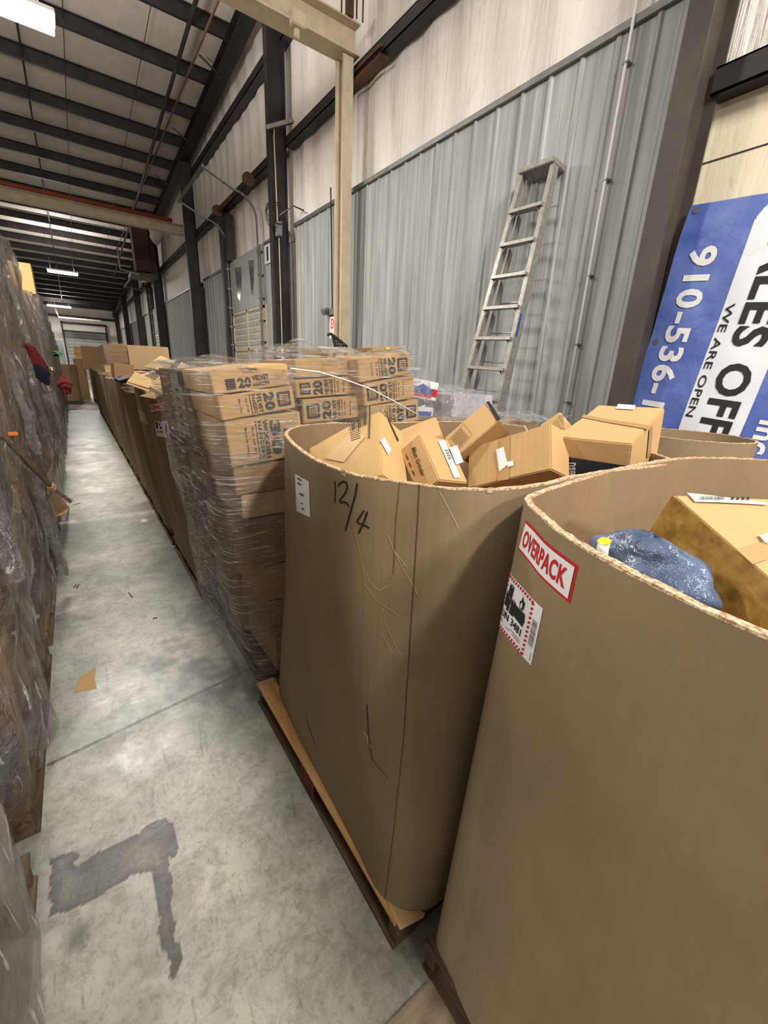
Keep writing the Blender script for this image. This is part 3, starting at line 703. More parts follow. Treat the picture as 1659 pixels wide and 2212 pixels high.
# conduit running up the liner
t = thing('conduit', (XW - .06, 2.52, 0), 'thin white conduit running up the grey liner right of the ladder', 'pipe')
MB().tube([(XW - .055, 2.52, .1), (XW - .055, 2.52, 6.6)], .013, 8).build('pipe', WHITE, t, smooth=True)
for zz in (1.5, 2.05, 2.65, 3.4, 4.2): MB().box((XW - .071, 2.498, zz), (XW - .0, 2.542, zz + .015)).build('strap', GALV, t)
# exit sign and emergency heads
t = thing('exit_sign', (XW - .06, 7.5, 2.3), 'white exit sign with red lettering on the liner left of the cream post', 'exit sign')
a, b = at(712, 685, 'x', XW - .07), at(733, 730, 'x', XW - .07); ya, yb_, za, zb_ = a.y, b.y, a.z, b.z
MB().box((XW - .07, yb_, zb_), (XW - .005, ya, za)).build('housing', WHITE, t, bevel=.006)
Se = plane_S((XW - .0715, ya, zb_), (0, -1, 0), (0, 0, 1)); wE, hE = ya - yb_, za - zb_
sh = Sheet(Se); sh.rect(wE * .1, hE * .4, wE * .92, hE * .97, 0, .001); sh.mb.build('sign_face', EXITM, t)
sh = Sheet(Se); sh.text('EXIT', wE * .16, hE * .45, wE * .86, hE * .92, 0, .003, .04); sh.mb.build('lettering', EXITR, t)
for yy in (ya + .1, yb_ - .02): MB().tube([(XW - .06, yy, za + .12), (XW - .16, yy, za + .08)], .06, 12).build('emergency_lamp', GREYP, t)
MB().box((XW - .06, yb_ - .05, za + .04), (XW - .01, ya + .12, za + .16)).build('lamp_bracket', GREYP, t)
MB().tube([(XW - .04, ya - .05, za + .1), (XW - .05, ya - .02, 4.0), (XW - .045, ya + .02, 4.7)], .012, 6).build('cable', BLACKP, None, label='black cable running up the liner above the exit sign', category='cable')
# door number sign
t = thing('number_sign', (XW - .1, 10.7, 4.3), 'white sign with a black figure 1 beside the dark column', 'sign')
a, b = at(571, 531, 'x', XW - .04), at(584, 566, 'x', XW - .04)
MB().box((XW - .04, b.y, b.z), (XW - .0, a.y, a.z)).build('plate', WHITE, t)
S1 = plane_S((XW - .0405, a.y, b.z), (0, -1, 0), (0, 0, 1)); wE, hE = a.y - b.y, a.z - b.z
Sheet(S1).text('1', wE * .35, hE * .12, wE * .7, hE * .88, 0, .002, .05).mb.build('numeral', INK, t)
# electric box and wires on the second column
t = thing('junction_box', (3.62, 9.3, 4.3), 'small dark junction box with looping cables on the column behind the cream post', 'electrical box')
MB().box((3.75, 9.22, 4.25), (3.85, 9.36, 4.5)).build('box', GREYP, t, bevel=.005)
mb = MB()
for s in range(3):
    pts = [(3.8 + .22 * math.cos(a * .5 + s) - .05, 9.2 + .05 * s, 4.6 + (.16 + .05 * s) * math.sin(a * .5 + s)) for a in range(12)]; mb.tube(pts, .009, 6)
mb.tube([(3.8, 9.22, 4.6), (4.0, 9.0, 4.75), (4.08, 8.7, 4.62)], .012, 6); mb.build('cable_loop', BLACKP, t)
mb = MB(); mb.tube([(3.82, 9.34, 1.0), (3.82, 9.34, 4.3)], .01, 6); mb.tube([(3.8, 9.34, 4.5), (3.78, 9.34, 5.9), (3.8, 9.34, 6.08), (3.95, 9.2, 6.15), (4.05, 9.0, 6.1)], .012, 6); mb.build('conduit', CREAM, None, label='thin pale conduit running up the second dark column past the junction box', category='pipe')
mb = MB(); mb.bar((3.66, 9.38, 6.02), (4.02, 9.0, 6.1), .05, .07); mb.build('steel_outrigger', GALV, None, label='short grey steel arm sticking off the second dark column over the rail', category='bracket')
# hanging banner leaning on the wall by the column
BO = Vector((3.985, 1.734, 3.007)); BU = Vector((.0, .0886, -.996)); BV = Vector((0, -.996, -.0886)); BN = Vector((-1, 0, 0))
def SB(u, v, l):
    p = BO + BU * u + BV * v; h = .018 * math.sin(u * 5 + v * 2) * math.exp(-v * 3) + .01 * noise.noise(Vector((u * 3, v * 4, 0)))
    return p + BN * (h + l)
ban = thing('vinyl_banner', BO + BU * 2.6 + BV * 1, 'large blue and white vinyl banner turned on its side, hanging at far right', 'banner')
mb = MB(); mb.grid(lambda a, b: SB(b * 2.85, a * 1.75, 0), 60, 90); mb.build('sheet', BANB, ban, smooth=True)
mb = MB(); mb.grid(lambda a, b: SB(.02 + b * 2.8, .445 + a * .405, .002), 60, 400)
# cut the rounded corner out of the white field
mb.v and None
keep = []; R_ = .16
for f in mb.f:
    c = sum((mb.v[i] for i in f), Vector()) / 4; u = (c - BO).dot(BU) - .02; v = (c - BO).dot(BV) - .445
    if u < R_ and v < R_ and math.hypot(u - R_, v - R_) > R_: continue
    keep.append(f)
mb.f = keep; mb.mi = [0] * len(keep); mb.build('white_field', BANW, ban, smooth=True)
sh = Sheet(SB); sh.text('910', .283, .105, .698, .290, 0, .005, .03); sh.text('-536-1', .725, .105, 1.455, .290, 0, .005, .03); sh.mb.build('white_lettering', WHITE, ban); sh = Sheet(SB); sh.text('inc', 1.42, .925, 1.66, 1.06, 0, .005, .03); sh.mb.build('white_lettering', WHITE, ban)
sh = Sheet(SB); sh.text('WE ARE OPEN', .665, .462, 1.485, .515, 0, .006, .012); sh.mb.build('small_black_lettering', INK, ban); sh = Sheet(SB); sh.text('SALES', .12, .572, .951, .785, 0, .006, .03); sh.text('OFF', 1.063, .572, 1.594, .785, 0, .006, .03); sh.mb.build('black_lettering', INK, ban)
for u in (.04, .95, 1.9): 
    Sheet(SB).disc(u, .05, .022, 0, .004).mb.build('grommet', GALV, ban)
# rusty duct with a bundled insulation bag, seen past the far beam
t = thing('air_duct', (3.5, 24.0, 5.4), 'rusty brown box duct hanging below the roof beyond the far cream beam', 'duct')
MB().box((2.95, 23.6, 5.6), (3.55, 24.4, 7.6)).box((3.55, 23.7, 5.55), (3.8, 24.3, 7.2)).build('casing', RUST, t, bevel=.02)
MB().box((2.7, 23.4, 5.35), (3.75, 24.6, 5.5)).build('hood', m_plain('grimy_sheet', (96, 92, 80), .6, .2, .2), t)
MB().tube([(2.3, 23.4, 6.2), (2.3, 23.4, 5.5), (3.0, 23.4, 5.4)], .03).build('frame_tube', CREAM, t)
mb = MB()
def bag(u, v):
    a, b = u * 2 * math.pi, v * math.pi; r = 1 + .28 * noise.noise(Vector((math.cos(a) * 2, math.sin(a) * 2, b * 2)))
    return Vector((3.72 + .26 * r * math.sin(b) * math.cos(a), 22.6 + .3 * r * math.sin(b) * math.sin(a), 7.05 + .48 * r * math.cos(b)))
mb.grid(bag, 28, 20); mb.build('insulation_bundle', FOIL, None, smooth=True, label='white crumpled insulation bundle bulging out beside the top of the rusty duct', category='insulation')
# ================================================================ FILM SHELLS
def film(x0, x1, y0, y1, z0, z1, parent, mat, seed=0, lean=(0, 0), amp=.014, name='stretch_film', n=120, nz=40, top=True, nexp=7.0, topamp=.05, flare=0):
    cx, cy, hx, hy = (x0 + x1) / 2, (y0 + y1) / 2, (x1 - x0) / 2, (y1 - y0) / 2
    def P(u, v):
        a = u * 2 * math.pi; c, s = math.cos(a), math.sin(a)
        r = (abs(c) ** nexp + abs(s) ** nexp) ** (-1 / nexp)
        z = z0 + (z1 - z0) * v
        k = noise.noise(Vector((c * 2.5 + seed, s * 2.5, z * 2.2))) * amp * 1.6 + noise.noise(Vector((c * 8, s * 8 + seed, z * 6))) * amp * .8
        k += flare * (1 - v) ** 6
        return Vector((cx + c * r * (hx + k) + lean[0] * (v - .5), cy + s * r * (hy + k) + lean[1] * (v - .5), z))
    mb = MB(); mb.grid(P, n, nz)
    if top:
        def T(u, v):
            p = P(u, 1); q = Vector((cx + lean[0] * .5, cy + lean[1] * .5, z1)); m = p.lerp(q, v)
            m.z = z1 + topamp * noise.noise(Vector((m.x * 5 + seed, m.y * 5, 1))) * min(1, v * 6) + .01 * min(1, v * 5); return m
        mb.grid(T, n, 14)
    o = mb.build(name, mat, None, smooth=True); return tag(o, parent, 'plastic wrap')

# ================================================================ LEFT ROW OF WRAPPED PALLETS
lrow = [(-1.15, .10, 2.2), (.2, 1.44, 2.2), (1.62, 2.84, 2.35), (2.96, 4.14, 2.5), (4.24, 5.42, 2.78), (5.54, 6.9, 2.72), (7.05, 8.25, 2.45), (8.4, 9.6, 2.6), (9.75, 10.95, 2.58), (11.15, 12.35, 2.85),
        (12.5, 13.7, 2.6), (13.9, 15.1, 2.85), (15.3, 16.5, 2.65), (16.7, 17.9, 2.45), (18.1, 19.3, 2.1)]
where = ['behind the camera', 'nearest in the left row', 'second in the left row', 'behind the broken slat', 'with the red cloth',
         'topped by the bare carton', 'just past the bare topped one', 'seventh in the left row', 'before the amber carton', 'carrying the amber carton',
         'just past the amber carton', 'with pale scraps on top', 'under the farther strip lights', 'last but one on the left', 'last on the left']
mats4 = [CARD_B, CARD_C, CARD_A, CARD_B, CARD_C]
for i, (y0, y1, h) in enumerate(lrow):
    if i == 0: continue
    near = i < 5
    p = pallet(-1.375, y0, 1.02, y1 - y0, 'wooden pallet under the film-wrapped load ' + where[i], WOOD_G if i % 2 else WOOD_D, 'pallets of the left row')
    rr = random.Random(50 + i); z = PZ; k = 0
    while z < h - .12:
        hh = rr.choice((.28, .34, .42, .5)) if h - z > .6 else h - z
        hh = min(hh, h - z); cuts = [y0 + .02, y0 + (y1 - y0) * rr.choice((.36, .5, .62)), y1 - .02]
        for a, b in zip(cuts[:-1], cuts[1:]):
            dx = rr.choice((0, .03, .05, .12, .3))
            carton('brown carton under cloudy film in the load ' + where[i], (.92, b - a - .008, hh - .004), MT((-1.31 - dx * .3, a, z)), mats4[rr.randrange(5)], group='cartons in the load ' + where[i], seed=k + i * 9, n=3, dent=.01, seam='x1u' if rr.random() < .5 else None)
            k += 1
        z += hh
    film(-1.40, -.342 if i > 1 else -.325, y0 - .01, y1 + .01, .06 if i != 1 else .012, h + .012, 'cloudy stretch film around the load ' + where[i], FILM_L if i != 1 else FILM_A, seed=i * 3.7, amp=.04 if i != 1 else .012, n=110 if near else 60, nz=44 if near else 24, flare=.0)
    if i in (2, 3, 4, 5, 6):
        for q in range(1 if i in (2, 5) else 2):
            ya = y0 + rr.uniform(.1, .8); za = rr.uniform(.9, h - .3); L = rr.uniform(.4, .9); W_ = rr.uniform(.12, .3); sd = i * 7 + q
            def drape(u, v, ya=ya, za=za, L=L, W_=W_, sd=sd):
                f = .018 + .05 * v + .03 * noise.noise(Vector((u * 5, v * 3, sd))) + .018 * math.sin(u * 22 + v * 3 + sd)
                return Vector((-.345 + f, ya + W_ * (u - .5) * (1 - .45 * v) + .25 * L * v * (1 if sd % 2 else -1) * .5, za - L * v))
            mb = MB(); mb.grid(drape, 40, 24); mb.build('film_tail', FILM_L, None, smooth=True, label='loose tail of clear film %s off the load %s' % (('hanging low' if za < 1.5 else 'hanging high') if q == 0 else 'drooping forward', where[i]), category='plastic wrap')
# tall amber carton and others above the film line
carton('tall amber-taped carton standing on the ninth wrapped load of the left row', (.5, .6, .52), MT((-.87, 11.2, 2.86)), CARD_Y, name='carton', seed=3, tape=[('y0', .2, 0, .3, .52, TAPE_G)])
carton('bare brown carton topping the fifth wrapped load at the left image edge', (.75, 1.0, .12), MT((-1.17, 5.7, 2.74)), CARD_A, seed=5)
carton('small orange-brown carton on the eighth load of the left row', (.4, .5, .2), MT((-.8, 10.2, 2.6)), CARD_Y, seed=6)
carton('pale carton tilted on the far part of the left row', (.4, .5, .25), MT((-.85, 14.3, 2.9), (0, .1, 0)), CARD_D, seed=8)
carton('small white-sided carton on top of the left row under the strip lights', (.3, .4, .3), MT((-.75, 16.0, 2.68), (0, 0, .2)), CARD_D, seed=9)
# things poking out of the left row
t = thing('broken_plank', at(12, 946, 'y', 3.15), 'splintered wooden slat sticking out of the left row, film clinging to its tip', 'broken slat')
p0, p1, p2 = at(2, 940, 'y', 3.0), at(112, 1052, 'y', 3.35), at(153, 1084, 'y', 3.5)
MB().bar(p0, p1, .02, .03).bar(p1 - (p1 - p0).normalized() * .02, p2, .014, .022).build('slat', WOOD_G, t, bevel=.003)
MB().bar(p1 - (p1 - p0).normalized() * .02, p1 + (p2 - p1).normalized() * .02, .03, .036).build('broken_end', WOOD_N, t)
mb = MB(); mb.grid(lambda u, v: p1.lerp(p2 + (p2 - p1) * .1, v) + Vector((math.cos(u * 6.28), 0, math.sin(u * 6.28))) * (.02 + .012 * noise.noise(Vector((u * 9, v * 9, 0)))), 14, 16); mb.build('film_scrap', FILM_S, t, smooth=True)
q0 = at(25, 938, 'y', 3.05)
MB().box((q0.x - .015, q0.y - .01, q0.z - .008), (q0.x + .028, q0.y + .01, q0.z + .012)).build('plastic_tag', ORG, None, bevel=.003, label='small orange plastic tag by the broken slat in the left row', category='tag')
def cloth(pts, y, wid, mats, name, label, cat, split=None):
    mb = MB(); P = [at(x, yy, 'y', y) for x, yy in pts]
    def F(u, v):
        s = v * (len(P) - 1); i = min(int(s), len(P) - 2); c = P[i].lerp(P[i + 1], s - i); a = u * 6.283
        w = wid[i] * (1 - (s - i)) + wid[i + 1] * (s - i); w *= 1 + .35 * noise.noise(Vector((u * 4, v * 6, y)))
        return c + Vector((math.cos(a) * w, math.sin(a) * w * .8, .25 * w * math.sin(a * 3)))
    mb.grid(F, 24, 30)
    if split: mb.mi = [1 if (k // 24) / 30 > split else 0 for k in range(len(mb.f))]
    return mb.build(name, mats, None, smooth=True, label=label, category=cat)
cloth([(48, 740), (62, 752), (76, 782), (88, 806), (104, 832)], 5.2, [.015, .05, .07, .07, .012], [REDF, NAVYF], 'hanging_cloth', 'dark red and navy cloth hanging out of the fourth wrapped load on the left', 'cloth', .58)
cloth([(134, 812), (139, 828), (144, 850)], 10.2, [.04, .12, .06], [REDF], 'hanging_cloth', 'small red cloth hanging low at the far end of the left row', 'cloth')
cloth([(98, 758), (110, 762), (122, 768)], 13.4, [.1, .2, .12], [GREENF], 'green_cloth', 'mint green fabric bulging from the side of the far left row', 'cloth')
cloth([(84, 790), (98, 796), (112, 799)], 9.4, [.05, .09, .02], [CARD_D], 'paper_scrap', 'pale yellow scrap poking out below the red cloth in the left row', 'scrap')
# torn cardboard hanging into the aisle from the third load
mb = MB(); q = [at(118, 1060, 'x', -.33), at(150, 1096, 'x', -.28), at(140, 1110, 'x', -.28), at(112, 1120, 'x', -.33), at(100, 1085, 'x', -.34)]
mb.add(q + [v + Vector((-.006, .0, -.004)) for v in q], [(0, 1, 2, 3, 4), (9, 8, 7, 6, 5)] + [(k, k + 5, (k + 1) % 5 + 5, (k + 1) % 5) for k in range(5)])
mb.build('torn_cardboard', CARD_B, None, label='torn brown cardboard flap hanging below the broken slat', category='cardboard scrap')
# litter on the floor
mb = MB(); q = [at(x, y, 'z', .004) for x, y in [(160, 1494), (172, 1462), (206, 1442), (204, 1464), (209, 1486), (180, 1490)]]
mb.add(q + [v - Vector((0, 0, .0035)) for v in q], [tuple(range(6)), tuple(range(11, 5, -1))] + [(k, k + 6, (k + 1) % 6 + 6, (k + 1) % 6) for k in range(6)])
mb.build('cardboard_scrap', CARD_A, None, label='torn square of tan cardboard lying on the aisle floor', category='cardboard scrap')
q = [at(x, y, 'z', .003) for x, y in [(304, 1122), (316, 1121), (318, 1127), (306, 1128)]]
MB().add(q + [v - Vector((0, 0, .002)) for v in q], [(0, 1, 2, 3), (7, 6, 5, 4), (0, 4, 5, 1), (1, 5, 6, 2), (2, 6, 7, 3), (3, 7, 4, 0)]).build('paper_slip', WHITE, None, label='small white paper slip on the aisle floor beside the right row', category='paper')
for k, (a, b) in enumerate([((160, 1090), (173, 1086)), ((136, 1173), (144, 1171)), ((139, 1243), (146, 1239)), ((160, 1269), (164, 1263)), ((278, 1280), (286, 1290)), ((170, 1262), (166, 1270)), ((330, 1336), (340, 1334))]):
    a, b = at(*a, 'z', .003), at(*b, 'z', .003); MB().bar(a, b, .008, .004).build('wood_splinter', WOOD_D, None, label='thin wood splinter on the aisle floor', category='splinter', group='splinters on the floor')
mb = MB(); q = [at(x, y, 'z', .006) for x, y in [(836, 2212), (944, 2102), (1010, 2212), (960, 2300), (800, 2260)]]
mb.add(q + [v - Vector((0, 0, .0055)) for v in q], [tuple(range(5)), tuple(range(9, 4, -1))] + [(k, k + 5, (k + 1) % 5 + 5, (k + 1) % 5) for k in range(5)])
mb.build('plywood_sheet', PLY, None, label='scuffed brown board lying on the floor under the corner of the nearest bin', category='board')
# ================================================================ RIGHT ROW: TWO NEAR BINS
pal2 = pallet(.548, .60, 1.02, 1.22, 'wooden pallet with a fresh yellow front board under the bin marked 12/4', WOOD_D, 'pallets of the right row', None)
for ch in list(pal2.children):
    if ch.name.startswith('deck_board') and min(v.co.x for v in ch.data.vertices) < .01: ch.data.materials[0] = WOOD_N; ch['label'] = 'fresh yellow board'
q = at(660, 1665, 'x', .54)
MB().box((.5440, q.y - .06, .03), (.5475, q.y + .06, .11)).build('red_paint_mark', m_plain('old_red_paint', (110, 36, 30), .8, 0, .3, 30), pal2)
rim2 = [(.64, .578), (.82, .527), (1.1, .535), (1.4, .54), (1.66, .60), (1.80, .85), (1.80, 1.25), (1.70, 1.50), (1.40, 1.57), (1.22, 1.58), (1.0, 1.63), (.86, 1.675), (.72, 1.63), (.60, 1.47), (.54, 1.28), (.497, 1.08), (.478, .93), (.485, .80), (.548, .69)]
base2 = [(.635, .575), (.80, .565), (1.05, .575), (1.3, .575), (1.53, .60), (1.565, .85), (1.565, 1.3), (1.54, 1.72), (1.3, 1.765), (1.1, 1.77), (.95, 1.77), (.8, 1.765), (.64, 1.73), (.60, 1.55), (.585, 1.35), (.575, 1.15), (.568, 1.0), (.560, .85), (.553, .672)]
B2 = Bin('tall tan cardboard bin marked 12/4 in black marker, full of loose cartons', rim2, base2, PZ + .001, 1.488, 'octagonal cardboard bins', n=220, nz=22, bulge=.004, seed=2, wob=.010, zrim=lambda x, y: -.010 * math.sin(x * 3) - .035 * max(0, min(1, (x - .95) / .6)) * (1 if y < 1.3 else .3))
UR2 = (.62, 1.06)
CREASE = m_plain('board_crease', (88, 68, 48), .9)
def scrs(B, ur, lst, w, m, nm, lab=None):
    for pts in lst: B.pxstroke(pts, w, ur, m, nm, lab)
# handwriting 12/4
for pts in ([(724, 1040), (725, 1062), (724, 1086)], [(731, 1050), (742, 1041), (750, 1046), (750, 1058), (743, 1070), (735, 1080), (737, 1087), (748, 1088), (752, 1092)], [(772, 1045), (767, 1075), (757, 1110), (747, 1146)], [(786, 1104), (779, 1118), (773, 1128), (786, 1134), (797, 1140)], [(794, 1106), (786, 1128), (776, 1151)]):
    pass
mbw = MB()
for pts in ([(724, 1040), (725, 1062), (724, 1086)], [(731, 1050), (736, 1043), (743, 1040), (749, 1043), (751, 1052), (748, 1062), (741, 1073), (734, 1082), (737, 1086), (743, 1084), (750, 1087), (754, 1094)], [(772, 1045), (768, 1070), (758, 1105), (747, 1146)], [(786, 1104), (780, 1114), (772, 1126), (776, 1131), (786, 1134), (797, 1140)], [(794, 1106), (788, 1124), (776, 1151)]):
    m_ = B2.pxstroke(pts, .0052, UR2, None, None); mbw.add(m_.v, m_.f)
mbw.build('marker_writing', INK, B2.root)
S = B2.quadS((638, 1023), (668, 1040), (671, 1118), (641, 1104), UR2, .1, .16)
sh = Sheet(S); sh.rect(0, 0, .1, .16, 0, .001, 8)
for k, (a, b, w) in enumerate([(.02, .145, .035), (.02, .125, .03), (.035, .085, .03), (.035, .082, .026), (.045, .045, .012), (.045, .022, .022)]): sh.rect(a, b, a + w, b + .006, 1, .002)
sh.mb.build('paper_label', [WHITE, INK_F], B2.root)
for cr in ([(908, 1036), (898, 1200), (885, 1400), (872, 1600), (850, 1800), (832, 1942)], [(866, 1026), (856, 1120), (850, 1240)]):
    B2.pxstroke(cr, .0025, UR2, CREASE if cr[0][0] == 908 else INK_T, 'corner_crease')
for pts in ([(764, 1138), (774, 1175), (783, 1220), (800, 1258), (818, 1275)], [(783, 1220), (790, 1262), (810, 1290), (828, 1320)], [(838, 1155), (852, 1190), (866, 1218), (890, 1260), (905, 1290)], [(852, 1190), (880, 1226)], [(950, 1062), (970, 1100), (990, 1140)], [(830, 1340), (850, 1385), (868, 1420)], [(818, 1275), (845, 1262)], [(826, 1370), (848, 1408)], [(820, 1300), (862, 1330)]):
    B2.pxstroke(pts, .002, UR2, SCARF, 'surface_tear')
for nm, pts, w, m in (('puncture', [(660, 1546), (668, 1572), (680, 1605)], .007, INK), ('puncture', [(793, 1522), (796, 1580), (798, 1610), (804, 1640)], .004, INK), ('puncture', [(804, 1640), (822, 1662), (838, 1680)], .002, INK_F), ('ragged_fibre', [(787, 1582), (794, 1590), (796, 1604), (800, 1612)], .009, SCARF), ('scuffed_hole', [(742, 1014), (746, 1024)], .014, EDGE), ('scuffed_hole', [(1056, 1054), (1062, 1058)], .012, EDGE)):
    B2.pxstroke(pts, w, UR2, m, nm, lift=.0015)
q = [at(x, y, 'z', PZ + .003) for x, y in [(828, 1930), (852, 1940), (918, 1972), (915, 1981), (864, 2008)]]
MB().add(q + [v - Vector((0, 0, .0025)) for v in q], [(0, 1, 2, 3, 4), (9, 8, 7, 6, 5)] + [(k, k + 5, (k + 1) % 5 + 5, (k + 1) % 5) for k in range(5)]).build('bottom_flap', CARD_D, B2.root, label='pale bottom flap showing at the corner')
# near bin
pal3 = pallet(.60, -.70, 1.02, 1.22, 'dark wooden pallet under the nearest bin with the OVERPACK sticker', WOOD_D, 'pallets of the right row')
rim3 = [(.50, .06), (.505, -.10), (.56, -.42), (.75, -.66), (1.1, -.72), (1.6, -.70), (1.92, -.5), (2.0, -.1), (1.97, .28), (1.86, .44), (1.69, .532), (1.5, .56), (1.2, .556), (1.0, .54), (.82, .518), (.72, .497), (.676, .472), (.63, .41), (.583, .344), (.538, .245), (.516, .16)]
base3 = [(.585, .06), (.59, -.10), (.60, -.42), (.66, -.66), (.9, -.69), (1.3, -.69), (1.55, -.6), (1.61, -.2), (1.61, .15), (1.6, .42), (1.52, .5), (1.35, .515), (1.15, .515), (1.0, .512), (.82, .51), (.70, .508), (.622, .504), (.605, .42), (.588, .344), (.580, .245), (.580, .15)]
B3 = Bin('nearest tan cardboard bin with red OVERPACK sticker and battery warning sticker', rim3, base3, PZ + .001, 1.478, 'octagonal cardboard bins', n=240, nz=20, seed=5, wob=.008, rag=.004)
UR3 = (.68, 1.08)
S = B3.quadS((1137, 1123), (1250, 1222), (1232, 1304), (1120, 1185), UR3, .30, .10)
sh = Sheet(S); sh.rect(0, 0, .30, .10, 0, .001, 12); sh.rect(.008, .008, .292, .092, 1, .002, 12); sh.mb.build('overpack_sticker', [RED, WHITE], B3.root)
sh = Sheet(S); sh.text('OVERPACK', .022, .024, .275, .078, 0, .003, .03); sh.mb.build('red_lettering', RED, B3.root)
S = B3.quadS((1100, 1235), (1174, 1315), (1148, 1437), (1078, 1346), UR3, .142, .12)
sh = Sheet(S); sh.rect(0, 0, .142, .12, 0, .001, 10)
for k in range(12):
    a = .001 + k * .0098
    for b0, b1 in ((.001, .008), (.112, .119)): sh.quad([(a, b0), (a + .005, b0), (a + .008, b1), (a + .003, b1)], 1, .002)
    if k < 12:
        for c0, c1 in ((.001, .008), (.112, .119)): sh.quad([(c0, a), (c1, a + .003), (c1, a + .008), (c0, a + .005)], 1, .002)
def cyl(u0, u1, v0, v1): 
    sh.quad([(u0, v0), (u1, v0), (u1, v1), (u0, v1)], 2, .0025); r = (u1 - u0) / 2
    sh.mb.add([S(u0 + r + r * math.cos(a * .3927), v1 + r * .35 * math.sin(a * .3927), .0026) for a in range(16)], [tuple(range(16))], 2)
    sh.mb.add([S(u0 + r + r * .8 * math.cos(a * .3927), v1 + r * .26 * math.sin(a * .3927), .0032) for a in range(16)], [tuple(range(16))], 0)
    sh.mb.add([S(u0 + r + r * .7 * math.cos(a * .3927), v1 + r * .2 * math.sin(a * .3927), .0036) for a in range(16)], [tuple(range(16))], 2)
cyl(.024, .042, .068, .104); cyl(.016, .028, .055, .085); cyl(.030, .040, .050, .078); cyl(.044, .060, .050, .080)
sh.quad([(.060, .054), (.098, .052), (.102, .066), (.098, .080), (.060, .078)], 2, .0025)
sh.quad([(.076, .080), (.072, .092), (.078, .098), (.079, .108), (.085, .098), (.090, .101), (.091, .088), (.086, .080)], 2, .0026)
sh.quad([(.079, .083), (.078, .090), (.082, .096), (.085, .088), (.084, .083)], 0, .0032)
sh.text('UN 3481', .016, .030, .098, .046, 2, .0026, .02)
sh.rect(.014, .021, .1, .0225, 2, .0024); sh.rect(.014, .016, .06, .0175, 2, .0024); sh.rect(.07, .016, .1, .0175, 2, .0024)
r = random.Random(4); v = .034
while v < .088:
    b = r.choice((.0008, .0015, .0022)); sh.rect(.125, v, .138, v + b, 2, .0024); v += b + r.choice((.001, .0016))
sh.rect(.137, .006, .1378, .024, 2, .0024)
sh.mb.build('battery_warning_sticker', [WHITE, RED, INK], B3.root)
#q1 = [(1509, 1310), (1460, 1500), (1400, 1750), (1350, 2000), (1318, 2205)]
#B3.pxstroke([(1350, 1230), (1330, 1340), (1300, 1560)], .0015, UR3, CREASE, 'corner_crease')

# ---------------------------------------------------------------- cartons in the bins (placed by their seen corners)
F = {'A': ((0.8318, 1.1990, 1.5821), (-2.4128, 0.7686, -2.0948), (0.262, 0.337, 0.145)),
 'B': ((1.2618, 1.3860, 1.5337), (1.3560, -3.5537, -0.6970), (0.170, 0.150, 0.235)),
 'C': ((0.9236, 1.0911, 1.5152), (-4.9887, -3.9199, 1.4845), (0.188, 0.104, 0.158)),
 'D': ((1.2775, 1.0505, 1.5546), (-4.1864, 0.7975, 2.3776), (0.202, 0.095, 0.212)),
 'E': ((1.2956, 0.8475, 1.5697), (-2.2885, 1.0226, -2.2619), (0.169, 0.355, 0.12)),
 'F': ((1.6454, 1.0411, 1.5847), (-2.3718, 0.3095, -2.4958), (0.263, 0.098, 0.093)),
 'G': ((1.4014, 0.6207, 1.5261), (2.9020, 0.0315, 1.7824), (0.236, 0.420, 0.185)),
 'H': ((0.9019, 0.3058, 1.5059), (-1.6062, 0.3273, 4.2331), (0.340, 0.098, 0.42))}
def best(M, d, pt, fcs=('x0', 'x1', 'y0', 'y1', 'z0', 'z1'), tol=.05):
    """the side of the carton seen at a point of the photo"""
    inv = M.inverted(); a = inv @ CAM; dd = (inv @ (CAM + ray(*pt))) - a; bst = None
    for fc in fcs:
        i = 'xyz'.index(fc[0]); v = 0 if fc[1] == '0' else d[i]
        if abs(dd[i]) < 1e-9 or (dd[i] > 0) != (fc[1] == '0'): continue
        t = (v - a[i]) / dd[i]; p = a + dd * t
        e = max([0] + [max(-p[j], p[j] - d[j]) for j in range(3) if j != i])
        if t > 0 and e < tol and (bst is None or e < bst[0] - 1e-6): bst = (e, fc)
    return bst[1] if bst else None
def FM(k):
    o, e, d = F[k]; return Matrix.Translation(Vector(o)) @ Euler(e, 'XYZ').to_matrix().to_4x4(), d
# local faces seen: x0 (yz), y0 (xz), z0 (xy)
M, d = FM('A'); o, S, L = carton('pale tan carton tipped on its corner, with barcode, left in the 12/4 bin', d, M, CARD_Y, seed=11, dent=.01, seam=None, n=10)
sh = Sheet(S['z0']); X, Y, Z = d
def onS(o, Sx, M, fc, d, pts, N=14):   # pixel -> face coordinates
    inv = M.inverted(); out = []
    for x, y in pts:
        a = inv @ CAM; b = inv @ (CAM + ray(x, y)); dd = b - a
        if fc == 'z0': t = -a.z / dd.z; p = a + dd * t; out.append((p.x, d[1] - p.y))
        elif fc == 'x0': t = -a.x / dd.x; p = a + dd * t; out.append((d[1] - p.y, p.z))
        elif fc == 'y0': t = -a.y / dd.y; p = a + dd * t; out.append((p.x, p.z))
        elif fc == 'z1': t = (d[2] - a.z) / dd.z; p = a + dd * t; out.append((p.x, p.y))
        elif fc == 'y1': t = (d[1] - a.y) / dd.y; p = a + dd * t; out.append((d[0] - p.x, p.z))
        elif fc == 'x1': t = (d[0] - a.x) / dd.x; p = a + dd * t; out.append((p.y, p.z))
    return out
